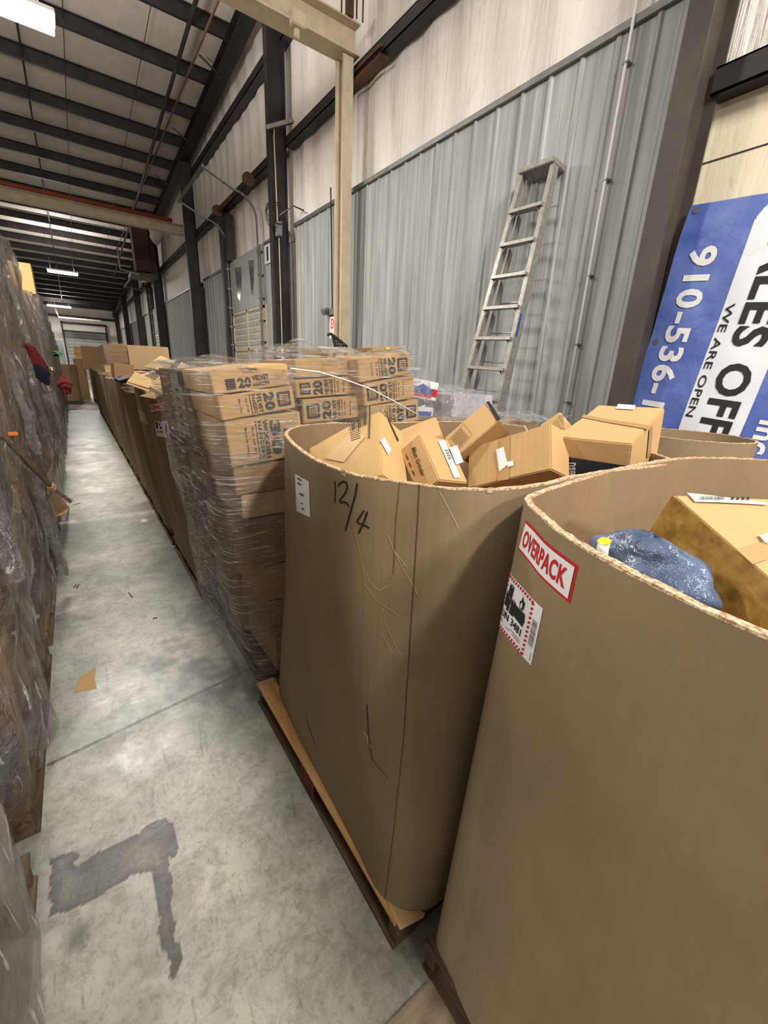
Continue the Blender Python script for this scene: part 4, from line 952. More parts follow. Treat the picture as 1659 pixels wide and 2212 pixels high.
def face_quad(o, S, M, fc, d, pts, mat, name, label=None, lift=.003):
    fc = best(M, d, (sum(p[0] for p in pts) / len(pts), sum(p[1] for p in pts) / len(pts))) or fc
    q = onS(o, S, M, fc, d, pts); c = [Vector(a) for a in q]
    mb = MB(); n = 8; clampu = lambda v: v
    if len(c) == 4:
        def P(u, v):
            r = (c[0] * (1 - u) + c[1] * u) * (1 - v) + (c[3] * (1 - u) + c[2] * u) * v; return S[fc](r.x, r.y, lift)
        mb.grid(P, n, n)
    else: mb.add([S[fc](a.x, a.y, lift) for a in c], [tuple(range(len(c)))])
    if name: 
        p = mb.build(name, mat, o)
        if label: p['label'] = label
        return p
    return mb
def pxS(o, S, M, fc, d, tl, tr, br, bl):
    fc = best(M, d, ((tl[0] + br[0]) / 2, (tl[1] + br[1]) / 2)) or fc
    c = [Vector(a) for a in onS(o, S, M, fc, d, (bl, br, tr, tl))]
    def f(u, v, l):
        r = (c[0] * (1 - u) + c[1] * u) * (1 - v) + (c[3] * (1 - u) + c[2] * u) * v; return S[fc](r.x, r.y, l)
    return f
T = pxS(o, S, M, 'z0', d, (752, 912), (802, 880), (800, 945), (760, 960))
sh = Sheet(T)
for k in range(9): sh.rect(.05 + k * .09, .45, .05 + k * .09 + (.05 if k % 3 else .02), .95, 0, .004)
for k in range(5): sh.rect(.02, .05 + k * .08, .5, .08 + k * .08, 0, .004)
sh.rect(.93, -.05, .99, 1.05, 0, .004); sh.mb.build('printed_barcode', INK_F, o)
face_quad(o, S, M, 'z0', d, [(705, 992), (770, 930), (790, 945), (745, 1000)], CARD_D, 'peeled_label', lift=.0035)
face_quad(o, S, M, 'x0', d, [(820, 952), (829, 946), (843, 972), (836, 984)], WHITE, 'shipping_label', lift=.004)
face_quad(o, S, M, 'x0', d, [(830, 888), (833, 890), (862, 950), (860, 954)], INK_F, 'open_seam', lift=.003)
M, d = FM('B'); o, S, L = carton('brown carton lying behind the meat grinder box in the 12/4 bin', d, M, CARD_A, seed=12, seam=None); 
M, d = FM('C'); o, S, L = carton('tan carton printed Meat Grinder with a long white shipping label', d, M, CARD_A, seed=13, seam=None)
T = pxS(o, S, M, 'z0', d, (896, 968), (908, 1030), (880, 1030), (872, 968))
T = pxS(o, S, M, 'z0', d, (901, 964), (922, 1025), (912, 1030), (890, 970)); Sheet(T).text('Meat Grinder', 0, 0, 1, .8, 0, .004, .02).mb.build('printed_name', INK_F, o)
T = pxS(o, S, M, 'z0', d, (884, 980), (905, 1030), (893, 1032), (874, 986)); sh = Sheet(T)
for k in range(3): sh.disc(.12 + k * .34, .5, .13, 0, .004)
sh.mb.build('printed_symbols', INK_F, o)
face_quad(o, S, M, 'x0', d, [(945, 954), (958, 952), (993, 1032), (980, 1034)], WHITE, 'shipping_label', lift=.004)
face_quad(o, S, M, 'x0', d, [(968, 970), (984, 964), (998, 1000), (982, 1006)], WHITE, 'crumpled_label', lift=.007)
T = pxS(o, S, M, 'x0', d, (957, 972), (964, 970), (974, 994), (966, 996)); sh = Sheet(T)
for k in range(9): sh.rect(0, k * .11, 1, k * .11 + (.03 + .03 * (k % 2)), 0, .006)
sh.mb.build('barcode', INK, o)
M, d = FM('D'); o, S, L = carton('tan carton with barcode panel tilted up, flap open, middle of the 12/4 bin', d, M, CARD_A, seed=14, seam=None)
T = pxS(o, S, M, 'z0', d, (1002, 918), (1018, 940), (990, 975), (970, 952)); sh = Sheet(T)
for k in range(12): sh.rect(k * .083, .12, k * .083 + .02 + .025 * (k % 2), .85, 0, .004)
sh.stroke([(-.06, -.05), (1.05, -.05), (1.05, 1.05), (-.06, 1.05), (-.06, -.05)], .02, 0, .004); sh.mb.build('printed_barcode', INK_T, o)
face_quad(o, S, M, 'x0', d, [(1050, 870), (1057, 868), (1082, 906), (1074, 910)], INK, 'open_slot', lift=.003)
M, d = FM('E'); o, S, L = carton('wide brown carton with a taped paper label, right of the tilted barcode carton', d, M, CARD_A, seed=15, seam=None)
face_quad(o, S, M, 'z0', d, [(1081, 950), (1103, 940), (1100, 1036), (1076, 1040)], TAPE, 'tape_strip', lift=.003)
face_quad(o, S, M, 'z0', d, [(1074, 972), (1090, 966), (1098, 1004), (1080, 1020)], WHITE, 'shipping_label', lift=.005)
face_quad(o, S, M, 'z0', d, [(1096, 998), (1110, 996), (1112, 1006), (1098, 1010)], WHITE, 'label_scrap', lift=.005)
M, d = FM('F'); o, S, L = carton('small carton sealed with shiny amber tape behind the wide brown carton', d, M, CARD_Y, seed=16, seam=None)
face_quad(o, S, M, 'x0', d, [(1205, 898), (1216, 896), (1218, 926), (1206, 928)], TAPE_G, 'tape_strip', lift=.003)
M, d = FM('G'); o, S, L = carton('large closed carton with dark blue printed side reading nesu in the 12/4 bin', d, M, CARD_A, seed=17, seam=None)
fg = best(M, d, (1270, 990)); ft = best(M, d, (1300, 900)); fr = best(M, d, (1400, 940))
if fg:
    face_quad(o, S, M, fg, d, [(1199, 982), (1352, 1005), (1350, 1040), (1188, 1060)], NAVY, 'printed_panel', lift=.003)
    T = pxS(o, S, M, fg, d, (1200, 992), (1228, 994), (1226, 1022), (1198, 1020)); sh = Sheet(T)
    sh.disc(.5, .5, .5, 0, .005); sh.mb.build('round_logo', m_plain('logo_grey', (168, 162, 150), .5), o)
    sh = Sheet(T); sh.text('n', .3, .28, .7, .72, 0, .007, .03, 180); sh.mb.build('logo_letter', WHITE, o)
    T = pxS(o, S, M, fg, d, (1231, 998), (1246, 998), (1244, 1034), (1230, 1034)); Sheet(T).text('nesu', 0, 0, 1, 1, 0, .005, .02, 90).mb.build('brand_lettering', WHITE, o)
if ft:
    face_quad(o, S, M, ft, d, [(1262, 893), (1268, 896), (1392, 918), (1398, 928), (1330, 902)], TAPE, None)
    face_quad(o, S, M, ft, d, [(1260, 896), (1406, 922), (1400, 930), (1256, 902)], TAPE, 'tape_strip', lift=.003)
    face_quad(o, S, M, ft, d, [(1335, 874), (1373, 877), (1370, 887), (1330, 884)], WHITE, 'shipping_label', lift=.004)
if fr: face_quad(o, S, M, fr, d, [(1400, 928), (1408, 920), (1404, 986), (1396, 990)], TAPE, 'tape_strip', lift=.003)
M, d = FM('H'); o, S, L = carton('large carton wrapped in amber tape with a long white label, lying in the nearest bin', d, M, CARD_A, seed=18, seam=None, dent=.006)
ft = best(M, d, (1600, 1130)); ff = best(M, d, (1520, 1220)); print('H faces', ft, ff)
if ft:
    face_quad(o, S, M, ft, d, [(1482, 1068), (1645, 1088), (1659, 1094), (1500, 1088)], WHITE, 'shipping_label', lift=.004)
    T = pxS(o, S, M, ft, d, (1505, 1078), (1560, 1078), (1560, 1086), (1505, 1086)); sh = Sheet(T)
    r = random.Random(2); u = 0
    while u < 1: b = r.choice((.01, .02, .03)); sh.rect(u, 0, u + b, 1, 0, .006); u += b + .02
    for k in range(4): sh.rect(1.3 + k * .2, .1, 1.42 + k * .2, .9, 0, .006)
    sh.mb.build('barcode', INK, o)
    face_quad(o, S, M, ft, d, [(1590, 1190), (1659, 1172), (1659, 1210), (1625, 1222)], TAPE, 'tape_strip', lift=.003)
    face_quad(o, S, M, ft, d, [(1638, 1162), (1659, 1158), (1659, 1180), (1650, 1178)], WHITE, 'small_label', lift=.005)
if ff:
    if ff == 'z0': L_ = (d[0], d[1])
    uu = {'x': (d[1], d[2]), 'y': (d[0], d[2]), 'z': (d[0], d[1])}[ff[0]]
    Sheet(S[ff]).rect(0.001, 0.001, uu[0] - .001, uu[1] - .001, 0, .0022, 10).mb.build('tape_wrapping', TAPE_G, o, smooth=True)
# blue bagged goods and bottle cap in the near bin
def blob(fn, n=40, m=30):
    mb = MB(); mb.grid(fn, n, m); return mb
c0 = at(1396, 1228, 'z', 1.39)
def bagf(u, v):
    a, b = u * 2 * math.pi, v * math.pi; k = 1 + .22 * noise.noise(Vector((math.cos(a) * 1.5, math.sin(a) * 1.5, b * 1.5))) + .03 * noise.noise(Vector((math.cos(a) * 8, math.sin(a) * 8, b * 8)))
    p = Vector((math.sin(b) * math.cos(a) * .05 * k, math.sin(b) * math.sin(a) * .11 * k, math.cos(b) * .06 * k))
    return Matrix.Rotation(-.2, 3, 'Z') @ p + c0
o = blob(bagf).build('clothing_bag', BLUEP, None, smooth=True, label='blue-grey garment in a clear plastic bag tucked inside the rim of the nearest bin', category='plastic bag')
for (x, y) in ((1335, 1203), (1418, 1220)):
    pass
q = at(1305, 1172, 'z', 1.455)
MB().tube([q + Vector((.01, 0, -.06)), q + Vector((0, 0, -.012)), q + Vector((0, 0, 0))], .009, 14).build('bottle', WHITE, None, smooth=True, label='white bottle top with a yellow band peeking over the rim of the nearest bin', category='bottle')
MB().tube([q + Vector((0, 0, .001)), q + Vector((-.001, 0, .003))], .0095, 14).build('yellow_band', YEL, bpy.data.objects['bottle'])
# filler cartons below, glimpsed between the top ones
for k, (x, y, z, rz, dm, lb, mt) in enumerate([(.66, .75, .62, .1, (.42, .42, .52), 'brown carton deep at the front of the 12/4 bin', CARD_B), (1.12, .66, .60, -.06, (.45, .45, .62), 'carton deep at the wall side of the 12/4 bin', CARD_C),
        (.68, 1.22, .60, .0, (.42, .38, .42), 'carton low at the far left of the 12/4 bin', CARD_C), (1.12, 1.15, .60, .05, (.4, .36, .55), 'carton low at the back of the 12/4 bin', CARD_B), (.66, .62, .14, 0, (.86, .9, .45), 'big carton at the bottom of the 12/4 bin', CARD_C)]):
    carton(lb, dm, MT((x, y, z), (0, 0, rz)), mt, seed=40 + k, n=3)
for k, (x, y, z, dm, lb) in enumerate([(.68, -.55, .14, (.86, 1.0, .7), 'big carton at the bottom of the nearest bin'), (.72, -.45, .85, (.8, .62, .33), 'carton beneath the amber-taped one in the nearest bin'), (.80, .20, .85, (.5, .26, .4), 'carton under the blue plastic bag in the nearest bin')]):
    carton(lb, dm, MT((x, y, z)), CARD_B, seed=60 + k, n=3)
# ================================================================ WRAPPED STACK OF HANGER CARTONS
palh = pallet(.60, 1.84, 1.02, 1.0, 'dark wooden pallet under the film-wrapped stack of hanger cartons', WOOD_D, 'pallets of the right row')
def fq(tl, tr, br, bl, y, depth, mat, label, group=None, seed=0, twist=0, **kw):
    a, b, c, e = (at(*p, 'y', y) for p in (tl, tr, br, bl))
    U = ((b - a) + (c - e)).normalized(); Dv = Vector((U.y, 1, 0)).normalized(); Dv = (Vector((0, 1, 0)) - U * U.y).normalized(); Zv = U.cross(Dv)
    w = ((b - a).length + (c - e).length) / 2; h = ((a - e).dot(Zv) + (b - c).dot(Zv)) / 2
    M = Matrix((U, Dv, Zv)).transposed().to_4x4(); ctr = (a + b + c + e) / 4; M.translation = ctr - U * w / 2 - Zv * h / 2
    o, S, L = carton(label, (w - .003, depth, h - .003), M, mat, group=group, seed=seed, seam=kw.pop('seam', None), **kw)
    return o, S, (w - .003, depth, h - .003), M
def hprint(o, S, w, h, num, word, rot, seed=0, faint=False):
    sh = Sheet(S['y0']); s = min(h * .62, w * .2); l = .003; cw = rot == -90
    X = lambda u: u if cw else w - u            # layout runs from the logo end
    def R(u0, v0, u1, v1, mi=0, li=l): sh.rect(min(X(u0), X(u1)), v0, max(X(u0), X(u1)), v1, mi, li)
    m = (h - s) / 2; e = w - .06 * w
    R(e - s, m, e, m + s); R(e - s * .8, m + s * .18, e - s * .18, m + s * .82, 1, l + .001)
    for k in range(4): R(e - s * .74, m + s * (.24 + k * .14), e - s * .24, m + s * (.31 + k * .14), 0, l + .002)
    a = e - s - .04 * w
    def Tx(t, u1, du, v0, v1, b):
        x0, x1 = sorted((X(u1 - du), X(u1))); sh.text(t, x0, v0, x1, v1, 0, l, b, rot)
    Tx(num, a, .14 * w, h * .12, h * .88, .05); a -= .17 * w
    Tx(word, a, .06 * w, h * .08, h * .92, .03); a -= .075 * w
    Tx('HANGERS', a, .05 * w, h * .10, h * .90, .015); a -= .08 * w
    R(a, h * .08, a + .003, h * .92, 0)
    for k in range(2): Tx('Made in China' if k else 'Set of %s' % num, a - .03 * w - k * .09 * w, .025 * w, h * .2, h * .8, .01)
    sh.mb.build('printed_panel', [INK_F, CARD_A], o)
G = 'velvet hanger cartons'
o, S, d, M = fq((446, 800), (620, 786), (629, 828), (468, 856), 1.80, .55, CARD_A, 'top left hanger carton of the wrapped stack, printed 20 VELVET HANGERS upright', G, 1)
sh = Sheet(S['y0']); w, h = d[0], d[2]
sh.rect(.16 * w, .15 * h, .28 * w, .62 * h, 0, .003); sh.text('20', .31 * w, .16 * h, .48 * w, .62 * h, 0, .003, .05); sh.text('VELVET', .5 * w, .40 * h, .72 * w, .64 * h, 0, .003, .04); sh.text('HANGERS', .5 * w, .16 * h, .72 * w, .34 * h, 0, .003, .03); sh.mb.build('printed_panel', INK_F, o)
o, S, d, M = fq((468, 858), (630, 830), (641, 882), (481, 908), 1.79, .5, CARD_A, 'hanger carton second from the top left of the stack, printed 20 VELVET HANGERS sideways', G, 2); hprint(o, S, d[0], d[2], '20', 'VELVET', -90)
o, S, d, M = fq((482, 910), (642, 884), (664, 984), (503, 1007), 1.80, .5, CARD_A, 'taller carton printed 30 WOODEN HANGERS in the wrapped stack', G, 3); hprint(o, S, d[0], d[2], '30', 'WOODEN', -90)
lowl = [((503, 1009), (664, 986), (672, 1046), (511, 1070), CARD_B, 'dark filmed carton just under the 30 WOODEN HANGERS carton'), ((514, 1072), (680, 1047), (692, 1094), (532, 1120), CARD_D, 'pale-topped carton below the glossy filmed one in the hanger stack'), ((533, 1123), (694, 1096), (710, 1190), (556, 1225), CARD_C, 'brown carton at mid height of the hanger stack'),
        ((557, 1227), (712, 1192), (724, 1262), (573, 1300), CARD_B, 'carton under creased film low in the hanger stack'), ((574, 1302), (726, 1264), (736, 1330), (590, 1375), CARD_C, 'second lowest carton of the hanger stack'), ((590, 1377), (738, 1332), (748, 1395), (604, 1448), CARD_B, 'lowest carton of the hanger stack on the pallet')]
for k, (a, b, c, e, m, lb) in enumerate(lowl):
    o, S, d, M = fq(a, b, c, e, 1.81, .45, m, lb, G if False else None, 10 + k)
    if k == 1: Sheet(pxS(o, S, M, 'y0', d, (585, 1062), (618, 1058), (620, 1074), (587, 1080))).text('LBS A OFF', 0, .3, 1, .8, 0, .003, .01, 180) and None
o, S, d, M = fq((636, 776), (766, 772), (780, 808), (640, 818), 2.05, .5, CARD_A, 'plain hanger carton under heavy film in the top middle of the stack', G, 20)
o, S, d, M = fq((634, 820), (781, 809), (784, 849), (642, 860), 2.05, .5, CARD_A, 'upper middle hanger carton printed 20 VELVET HANGERS reading upwards', G, 21); hprint(o, S, d[0], d[2], '20', 'VELVET', 90)
o, S, d, M = fq((652, 864), (785, 851), (788, 902), (656, 914), 2.03, .5, CARD_A, 'lower middle hanger carton just above the 12/4 bin rim', G, 22); hprint(o, S, d[0], d[2], '20', 'VELVET', 90)
o, S, d, M = fq((768, 777), (883, 759), (891, 807), (780, 826), 1.95, .5, CARD_A, 'top right hanger carton, printed 20 VELVET HANGERS reading down', G, 23); hprint(o, S, d[0], d[2], '20', 'VELVET', -90)
o, S, d, M = fq((781, 828), (892, 809), (900, 860), (790, 876), 1.96, .5, CARD_A, 'right hand hanger carton second from the top, printed reading up', G, 24); hprint(o, S, d[0], d[2], '20', 'VELVET', 90)
o, S, d, M = fq((790, 878), (901, 862), (908, 908), (796, 926), 1.96, .5, CARD_A, 'lowest visible right hand hanger carton behind the pale tipped carton', G, 25); hprint(o, S, d[0], d[2], '20', 'VELVET', -90)
for k, (x, y, z, dm, lb) in enumerate([(1.0, 1.95, PZ + .01, (.66, .8, .62), 'large hidden carton at the wall side base of the hanger stack'), (.98, 1.98, .765, (.66, .8, .62), 'large carton carrying the right hand hanger cartons'), (.62, 2.3, PZ + .01, (.36, .52, .45), 'lower carton on the aisle side of the hanger stack, far half'), (.60, 2.3, .60, (.37, .52, .42), 'middle carton on the aisle side of the hanger stack, far half'),
        (.53, 2.36, 1.03, (.4, .5, .3), 'third carton up on the aisle side of the hanger stack, far half')]):
    carton(lb, dm, MT((x, y, z)), CARD_C, seed=70 + k, n=3)
# end carton with a pale printed strip on the aisle side
o, S, L = carton('carton with a pale printed strip on its aisle end in the hanger stack', (.38, .62, .34), MT((.455, 2.32, 1.335), (0, -.06, .03)), CARD_C, seed=80)
sh = Sheet(S['x0']); sh.rect(.30, .01, .56, .32, 0, .002, 4); sh.rect(.5, .26, .6, .335, 1, .004)
for k in range(5): sh.rect(.4, .05 + k * .045, .46, .065 + k * .045, 1, .004)
sh.mb.build('printed_strip', [m_plain('greenish_paper', (176, 168, 140), .7, 0, .05), INK_F], o)
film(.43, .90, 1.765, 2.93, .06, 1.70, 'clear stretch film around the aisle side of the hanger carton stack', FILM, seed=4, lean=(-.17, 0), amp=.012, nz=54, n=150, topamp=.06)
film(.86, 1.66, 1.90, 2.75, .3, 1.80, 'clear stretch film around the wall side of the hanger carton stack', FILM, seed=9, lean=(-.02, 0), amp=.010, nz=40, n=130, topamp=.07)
# twisted strand of film running down to the right
pts = [at(x, y, 'y', yy) for x, y, yy in ((628, 796, 1.76), (690, 804, 1.76), (745, 820, 1.78), (800, 840, 1.8), (850, 866, 1.8), (905, 897, 1.82))]
MB().tube(pts, .0035, 6).build('film_strand', WHITE, None, smooth=True, label='twisted strand of film running down across the hanger cartons', category='plastic wrap')
# odds and ends lying on top
o, S, d, M = fq((703, 753), (764, 752), (766, 776), (704, 780), 2.55, .35, CARD_A, 'open hanger carton lying on top of the wrapped stack below the exit sign', None, 30)
sh = Sheet(S['y0']); sh.rect(d[0] * .25, d[2] * .15, d[0] * .75, d[2] * .7, 0, .003); sh.rect(d[0] * .35, d[2] * .25, d[0] * .65, d[2] * .58, 1, .004); sh.mb.build('printed_logo', [INK_F, CARD_A], o)
a, b, c, e = at(665, 773, 'y', 2.5), at(700, 757, 'y', 2.5), at(724, 752, 'y', 2.62), at(700, 778, 'y', 2.5)
mb = MB(); q = [a, b + Vector((0, 0, .0)), c, e]; mb.add(q + [v + Vector((0, .03, -.008)) for v in q], [(0, 1, 2, 3), (7, 6, 5, 4), (0, 4, 5, 1), (1, 5, 6, 2), (2, 6, 7, 3), (3, 7, 4, 0)]); mb.build('open_flap', CARD_C, bpy.data.objects.get(o.name)) if False else mb.build('cardboard_flap', CARD_C, None, label='dark edged loose cardboard flap on top of the hanger stack', category='cardboard flap')
mb = MB(); q = lambda x, y: at(x, y, 'y', 2.66)
mb.tube([q(708, 724), q(714, 721), q(722, 726), q(736, 737), q(750, 749)], .009, 6); mb.tube([q(718, 724), q(724, 750)], .008, 6)
for k in range(5): mb.tube([q(722 + k * 6, 727 + k * 4.2), q(727 + k * 5, 750)], .005, 6)
for k in range(3): mb.tube([q(721 + k * 1, 733 + k * 6), q(732 + k * 6, 735 + k * 6)], .005, 6)
mb.build('plastic_rack', BLACKP, None, label='black openwork plastic rack standing on the hanger stack below the exit sign', category='rack')
o, S, d, M = fq((803, 751), (873, 744), (874, 757), (804, 759), 2.45, .22, CARD_B, 'flat brown tray with a yellow sticker on the right top of the hanger stack', None, 32)
Sheet(S['y0']).rect(d[0] * .42, d[2] * .3, d[0] * .54, d[2] * .85, 0, .003).mb.build('yellow_sticker', YEL, o)

# ================================================================ SECOND ROW BY THE WALL
p = pallet(1.86, 1.95, 1.02, 1.3, 'wooden pallet by the wall under the shiny filmed load near the ladder', WOOD_D, 'pallets of the wall row')
carton('tall brown carton base of the filmed load near the ladder', (1.0, 1.24, 1.27), MT((1.87, 1.98, PZ + .01)), CARD_C, seed=90, n=4)
o, S, d, M = fq((880, 806), (948, 832), (944, 862), (884, 862), 2.42, .5, WHITE, 'blue, white and red printed pack under film right of the hanger cartons', None, 33, name='printed_pack', cat='pack')
w, h = d[0], d[2]; sh = Sheet(S['y0'])
sh.rect(0.004, h * .28, w * .8, h * .62, 0, .003); sh.rect(w * .8, h * .2, w * .98, h * .62, 1, .003); sh.rect(.004, h * .1, w * .8, h * .26, 1, .003); sh.quad([(w * .3, h * .62), (w * .45, h * .8), (w * .6, h * .7), (w * .7, h * .62)], 0, .0032); sh.mb.build('printed_front', [BLUE, RED], o)
o, S, d, M = fq((890, 876), (938, 882), (936, 900), (890, 902), 2.42, .5, WHITE, 'lower white and blue pack under film right of the hanger cartons', None, 34, name='printed_pack', cat='pack')
Sheet(S['y0']).rect(.004, d[2] * .1, d[0] * .9, d[2] * .6, 0, .003).mb.build('printed_front', BLUE, o)
o, S, d, M = fq((976, 853), (1064, 853), (1060, 915), (976, 918), 2.35, .4, m_plain('silver_carton', (196, 192, 200), .35, .1, .1, 8), 'silver-grey box under bright crumpled film beside the ladder foot', None, 35, name='silver_box', cat='box')
def crump(x0, x1, y0, y1, z, amp, seed, zf=None, edge=.0):
    def P(u, v):
        x = x0 + (x1 - x0) * u; y = y0 + (y1 - y0) * v
        zz = z + amp * noise.noise(Vector((x * 4, y * 4, seed))) + amp * .5 * noise.noise(Vector((x * 13, y * 13, seed)))
        if zf: zz += zf(x, y)
        return Vector((x + .02 * noise.noise(Vector((x * 9, y * 9, seed + 4))), y, zz))
    return P
mb = MB(); hump = lambda x, y: .19 * max(0, min(1, (.27 - abs(x - 2.42)) / .05)) * max(0, min(1, (.24 - abs(y - 2.55)) / .05)) + .30 * max(0, min(1, (2.12 - x) / .08)) * max(0, min(1, (.3 - abs(y - 2.6)) / .05))
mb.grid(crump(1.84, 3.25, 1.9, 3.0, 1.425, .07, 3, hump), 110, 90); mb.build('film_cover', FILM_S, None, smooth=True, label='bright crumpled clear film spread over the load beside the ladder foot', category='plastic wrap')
p = pallet(2.05, .3, 1.2, 1.3, 'wooden pallet by the wall under the round board bin', WOOD_D, 'pallets of the wall row')
n = 24; rr_ = [(3.02 + .335 * math.cos(a * 2 * math.pi / n), 1.03 + .335 * math.sin(a * 2 * math.pi / n)) for a in range(n)]
Bin('round brown board drum with a taped rim standing against the blue banner', rr_, rr_, PZ + .001, 1.43, None, n=90, nz=8, seed=9, wob=.01)

# ================================================================ RIGHT ROW BEYOND THE HANGER STACK
def rect_pts(x0, x1, y0, y1, c):
    return [(x0 + c, y0), ((x0 + x1) / 2, y0 - .01), (x1 - c, y0), (x1, y0 + c), (x1 + .01, (y0 + y1) / 2), (x1, y1 - c), (x1 - c, y1), ((x0 + x1) / 2, y1 + .01), (x0 + c, y1), (x0, y1 - c), (x0 - .012, (y0 + y1) / 2), (x0, y0 + c)]
whr = ['just beyond the hanger stack, with OVERPACK and battery stickers', 'second beyond the hanger stack, under the loose yellow flaps', 'third beyond the hanger stack, carrying the filmed brown box', 'fourth beyond the hanger stack, with a faded pink sticker', 'fifth beyond the hanger stack', 'sixth beyond the hanger stack, darker', 'seventh beyond the hanger stack', 'eighth beyond the hanger stack', 'ninth beyond the hanger stack',
       'tenth beyond the hanger stack', 'eleventh beyond the hanger stack', 'twelfth, last before the cross aisle']
bins = []
for k in range(12):
    y0 = 3.02 + k * 1.27; y1 = y0 + 1.19; rr = random.Random(200 + k); rx = (.40 if k < 2 else .46) + rr.uniform(-.015, .03)
    pallet(.55, y0, 1.02, 1.18, 'wooden pallet under the tan bin ' + whr[k], WOOD_D if k % 3 else WOOD_G, 'pallets of the right row')
    rim = rect_pts(rx, 1.62, y0 - .0, y1, .16 if k else .12); base = rect_pts(.555, 1.56, y0 + .01, y1 - .02, .14 if k else .1)
    b = Bin('tan cardboard bin ' + whr[k], rim, base, PZ + .001, (1.525 if k == 0 else 1.45) + rr.uniform(-.02, .02), 'octagonal cardboard bins', n=80, nz=10, seed=20 + k, wob=.02, bulge=.01, mat=CARD_BIN if k % 3 != 2 else CARD_C); bins.append(b)
b4 = bins[0]
ur = (.7, 1.2)
S = b4.quadS((325, 872), (367, 866), (371, 886), (328, 893), (.6, 1.25), .3, .1)
sh = Sheet(S); sh.rect(0, 0, .3, .1, 0, .003, 8); sh.rect(.012, .012, .288, .088, 1, .005, 8); sh.text('OVERPACK', .02, .024, .28, .078, 0, .007, .03); sh.mb.build('overpack_sticker', [RED, WHITE], b4.root)
S = b4.quadS((335, 908), (364, 909), (366, 945), (339, 941), (.6, 1.25), .142, .12)
sh = Sheet(S); sh.rect(0, 0, .142, .12, 0, .003, 6)
for k in range(8): sh.rect(k * .014, .112, k * .014 + .007, .12, 1, .005)
sh.rect(.02, .07, .05, .11, 2, .005); sh.rect(.02, .06, .095, .078, 2, .005); sh.quad([(.06, .085), (.07, .11), (.082, .085)], 2, .005); sh.text('UN 3481', .02, .03, .1, .045, 2, .005, .02); sh.rect(.125, .03, .135, .1, 2, .005)
sh.mb.build('battery_warning_sticker', [WHITE, RED, INK], b4.root)
S = b4.quadS((296, 882), (312, 890), (322, 918), (304, 908), (.6, 1.25), .1, .14); sh = Sheet(S); sh.rect(0, 0, .1, .14, 0, .003, 4); sh.mb.build('paper_label', m_plain('dingy_paper', (176, 164, 148), .7), b4.root)
S = bins[1].quadS((270, 836), (279, 838), (281, 850), (272, 848), (.6, 1.25), .2, .1); Sheet(S).rect(0, 0, .2, .1, 0, .003, 4).mb.build('pink_sticker', PINK, bins[1].root)
S = bins[3].quadS((216, 813), (232, 817), (234, 823), (222, 821), (.6, 1.25), .2, .1); Sheet(S).rect(0, 0, .2, .1, 0, .003, 4).mb.build('pink_sticker', PINK, bins[3].root)
# loose flaps / flattened cartons over the second bin
def panel(pts, mat, label, th=.006, name='cardboard_flap', cat='cardboard flap'):
    q = [at(x, y, 'y', d) for x, y, d in pts]; n = len(q); N = (q[1] - q[0]).cross(q[2] - q[0]).normalized() * th
    return MB().add(q + [v - N for v in q], [tuple(range(n)), tuple(range(2 * n - 1, n - 1, -1))] + [(k, k + n, (k + 1) % n + n, (k + 1) % n) for k in range(n)]).build(name, mat, None, label=label, category=cat)
panel([(274, 824, 3.7), (322, 838, 3.4), (336, 822, 3.9), (292, 803, 4.3)], CARD_Y, 'yellowish flap with a white strip lying over the first bin past the hanger stack')
o = panel([(312, 792, 4.5), (357, 803, 4.2), (378, 781, 4.6), (347, 768, 5.0)], CARD_Y, 'upper yellowish flap folded over the bin edge left of the hanger stack')
panel([(322, 833, 3.5), (350, 852, 3.2), (372, 800, 3.9), (352, 806, 3.9)], CARD_Y, 'steep yellow flap standing between the loose flaps and the hanger stack')
panel([(346, 836, 3.25), (358, 852, 3.1), (408, 790, 3.4), (392, 782, 3.6)], CARD_D, 'long pale flap leaning on the hanger stack')
panel([(272, 828, 3.65), (322, 846, 3.3), (324, 842, 3.4), (276, 824, 3.75)], CARD_A, 'lower brown edge of flattened cardboard over the bin with battery sticker')
panel([(303, 856, 3.15), (328, 846, 3.1), (345, 855, 3.05), (335, 862, 3.03)], CARD_D, 'pale torn paper flap folded over the rim above the distant OVERPACK sticker')
panel([(304, 810, 3.74), (330, 801, 3.96), (331, 804, 3.95), (305, 813, 3.73)], WHITE, 'white strip label on the yellowish flap', .002, 'strip_label', 'label')
panel([(248, 822, 4.9), (285, 816, 4.75), (288, 822, 4.6), (262, 829, 4.7)], BLACKP, 'black flat package with orange stripe on the bin beyond the loose flaps', .03, 'flat_package', 'package')
panel([(252, 819, 4.85), (281, 814, 4.7), (281, 816, 4.7), (253, 821, 4.85)], ORG, 'orange stripe strip on the black flat package', .004, 'orange_strip', 'strip')
# boxes on the third to fifth bins
o, S, d, M = fq((277, 744), (366, 750), (368, 800), (280, 798), 5.75, .8, CARD_D, 'big pale closed box towering over the right row beyond the loose flaps', None, 40, tape=None, seam=None)
Sheet(S['y0']).rect(d[0] * .80, .002, d[0] * .81, d[2], 0, .003).mb.build('tape_line', CARD_A, o)
o, S, d, M = fq((224, 742), (275, 743), (276, 784), (229, 786), 5.8, .8, CARD_B, 'brown box under tangled clear film left of the big pale box', None, 41)
film(at(222, 742, 'y', 5.78).x, at(277, 742, 'y', 5.78).x, 5.74, 6.62, at(229, 787, 'y', 5.78).z - .02, at(224, 740, 'y', 5.78).z, o, FILM_S, seed=2, amp=.03, n=60, nz=14) if False else None
mbf = MB(); a, b = at(219, 738, 'y', 5.75), at(278, 800, 'y', 5.75)
mbf.grid(lambda u, v: Vector((a.x + (b.x - a.x) * u, 5.74 + .02 * noise.noise(Vector((u * 8, v * 8, 1))), a.z + (b.z - a.z) * v)), 30, 24)
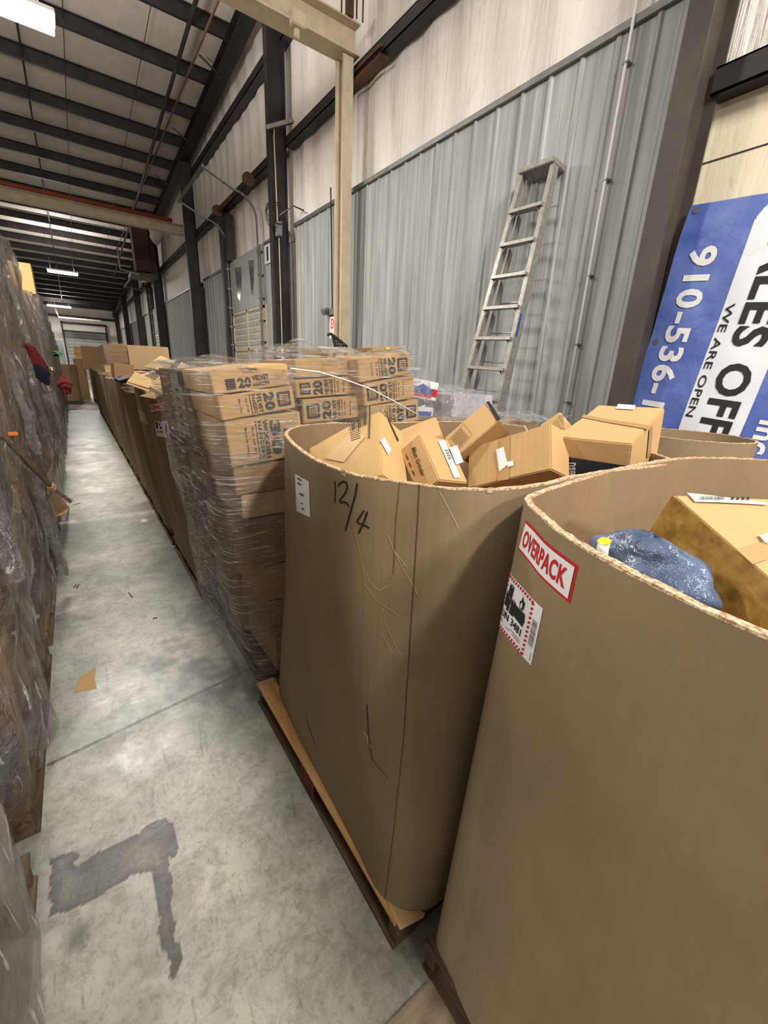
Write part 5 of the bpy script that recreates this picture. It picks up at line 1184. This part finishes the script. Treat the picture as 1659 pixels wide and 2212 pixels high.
fo = mbf.build('film_wrap', FILM, None, smooth=True); M_ = o.matrix_world.inverted(); fo.data.transform(M_); fo.parent = o
o, S, d, M = fq((246, 785), (290, 786), (292, 822), (248, 816), 4.9, .45, CARD_B, 'small brown carton in front of the filmed box and the big pale box', None, 42)
for k, (y, x, z, dm, rz, lb) in enumerate([(8.2, .6, 1.4, (.5, .5, .16), .2, 'low carton in the fifth bin of the right row'), (9.6, .55, 1.38, (.5, .6, .14), -.1, 'low carton in the sixth bin of the right row'), (12.0, .6, 1.4, (.6, .6, .2), .1, 'carton in the eighth bin of the right row')]):
    carton(lb, dm, MT((x, y, z), (0, 0, rz)), CARD_A, seed=100 + k, n=3)
# end of the aisle
bz = Bin('tan bin at the end of the aisle, left one beside the last wrapped load', rect_pts(-.75, .12, 21.2, 22.3, .2), rect_pts(-.72, .10, 21.2, 22.3, .16), .132, 1.5, None, n=60, nz=6, seed=70, mat=CARD_C)
pallet(-.85, 21.2, 1.02, 1.18, 'wooden pallet under the tan bin at the end of the aisle', WOOD_D, 'pallets at the aisle end')
pallet(.55, 22.2, 1.3, 1.3, 'wooden pallet under the tall brown box at the far end of the aisle', WOOD_D, 'pallets at the aisle end')
a, b = at(173, 747, 'y', 22.3), at(228, 805, 'y', 22.3)
carton('big brown box standing high at the far end of the right row', (b.x - a.x + .3, .9, a.z - 1.32), MT((a.x, 22.3, 1.32)), CARD_B, seed=120)
carton('lower brown box under the tall one at the far end of the right row', (1.2, 1.1, 1.18), MT((.56, 22.25, .135)), CARD_C, seed=121)
a, b = at(158, 748, 'y', 23.8), at(176, 775, 'y', 23.8)
t = thing('wooden_crate', ((a.x + b.x) / 2, 24.2, b.z), 'pale wooden crate seen in the gap above the bins at the aisle end', 'crate'); mb = MB()
mb.box((a.x, 23.8, b.z), (b.x, 24.6, a.z)); mb.build('side_panel', WOOD_N, t)
MB().box((a.x - .02, 23.77, b.z), (b.x + .02, 23.8, b.z + .08)).box((a.x - .02, 23.77, a.z - .08), (b.x + .02, 23.8, a.z)).box((a.x - .02, 23.77, (a.z + b.z) / 2 - .04), (b.x + .02, 23.8, (a.z + b.z) / 2 + .04)).build('slat', WOOD_N, t)
carton('dark brown box under the wooden crate at the aisle end', (b.x - a.x + .2, .9, b.z - .005), MT((a.x - .1, 23.8, 0)), CARD_C, seed=122)
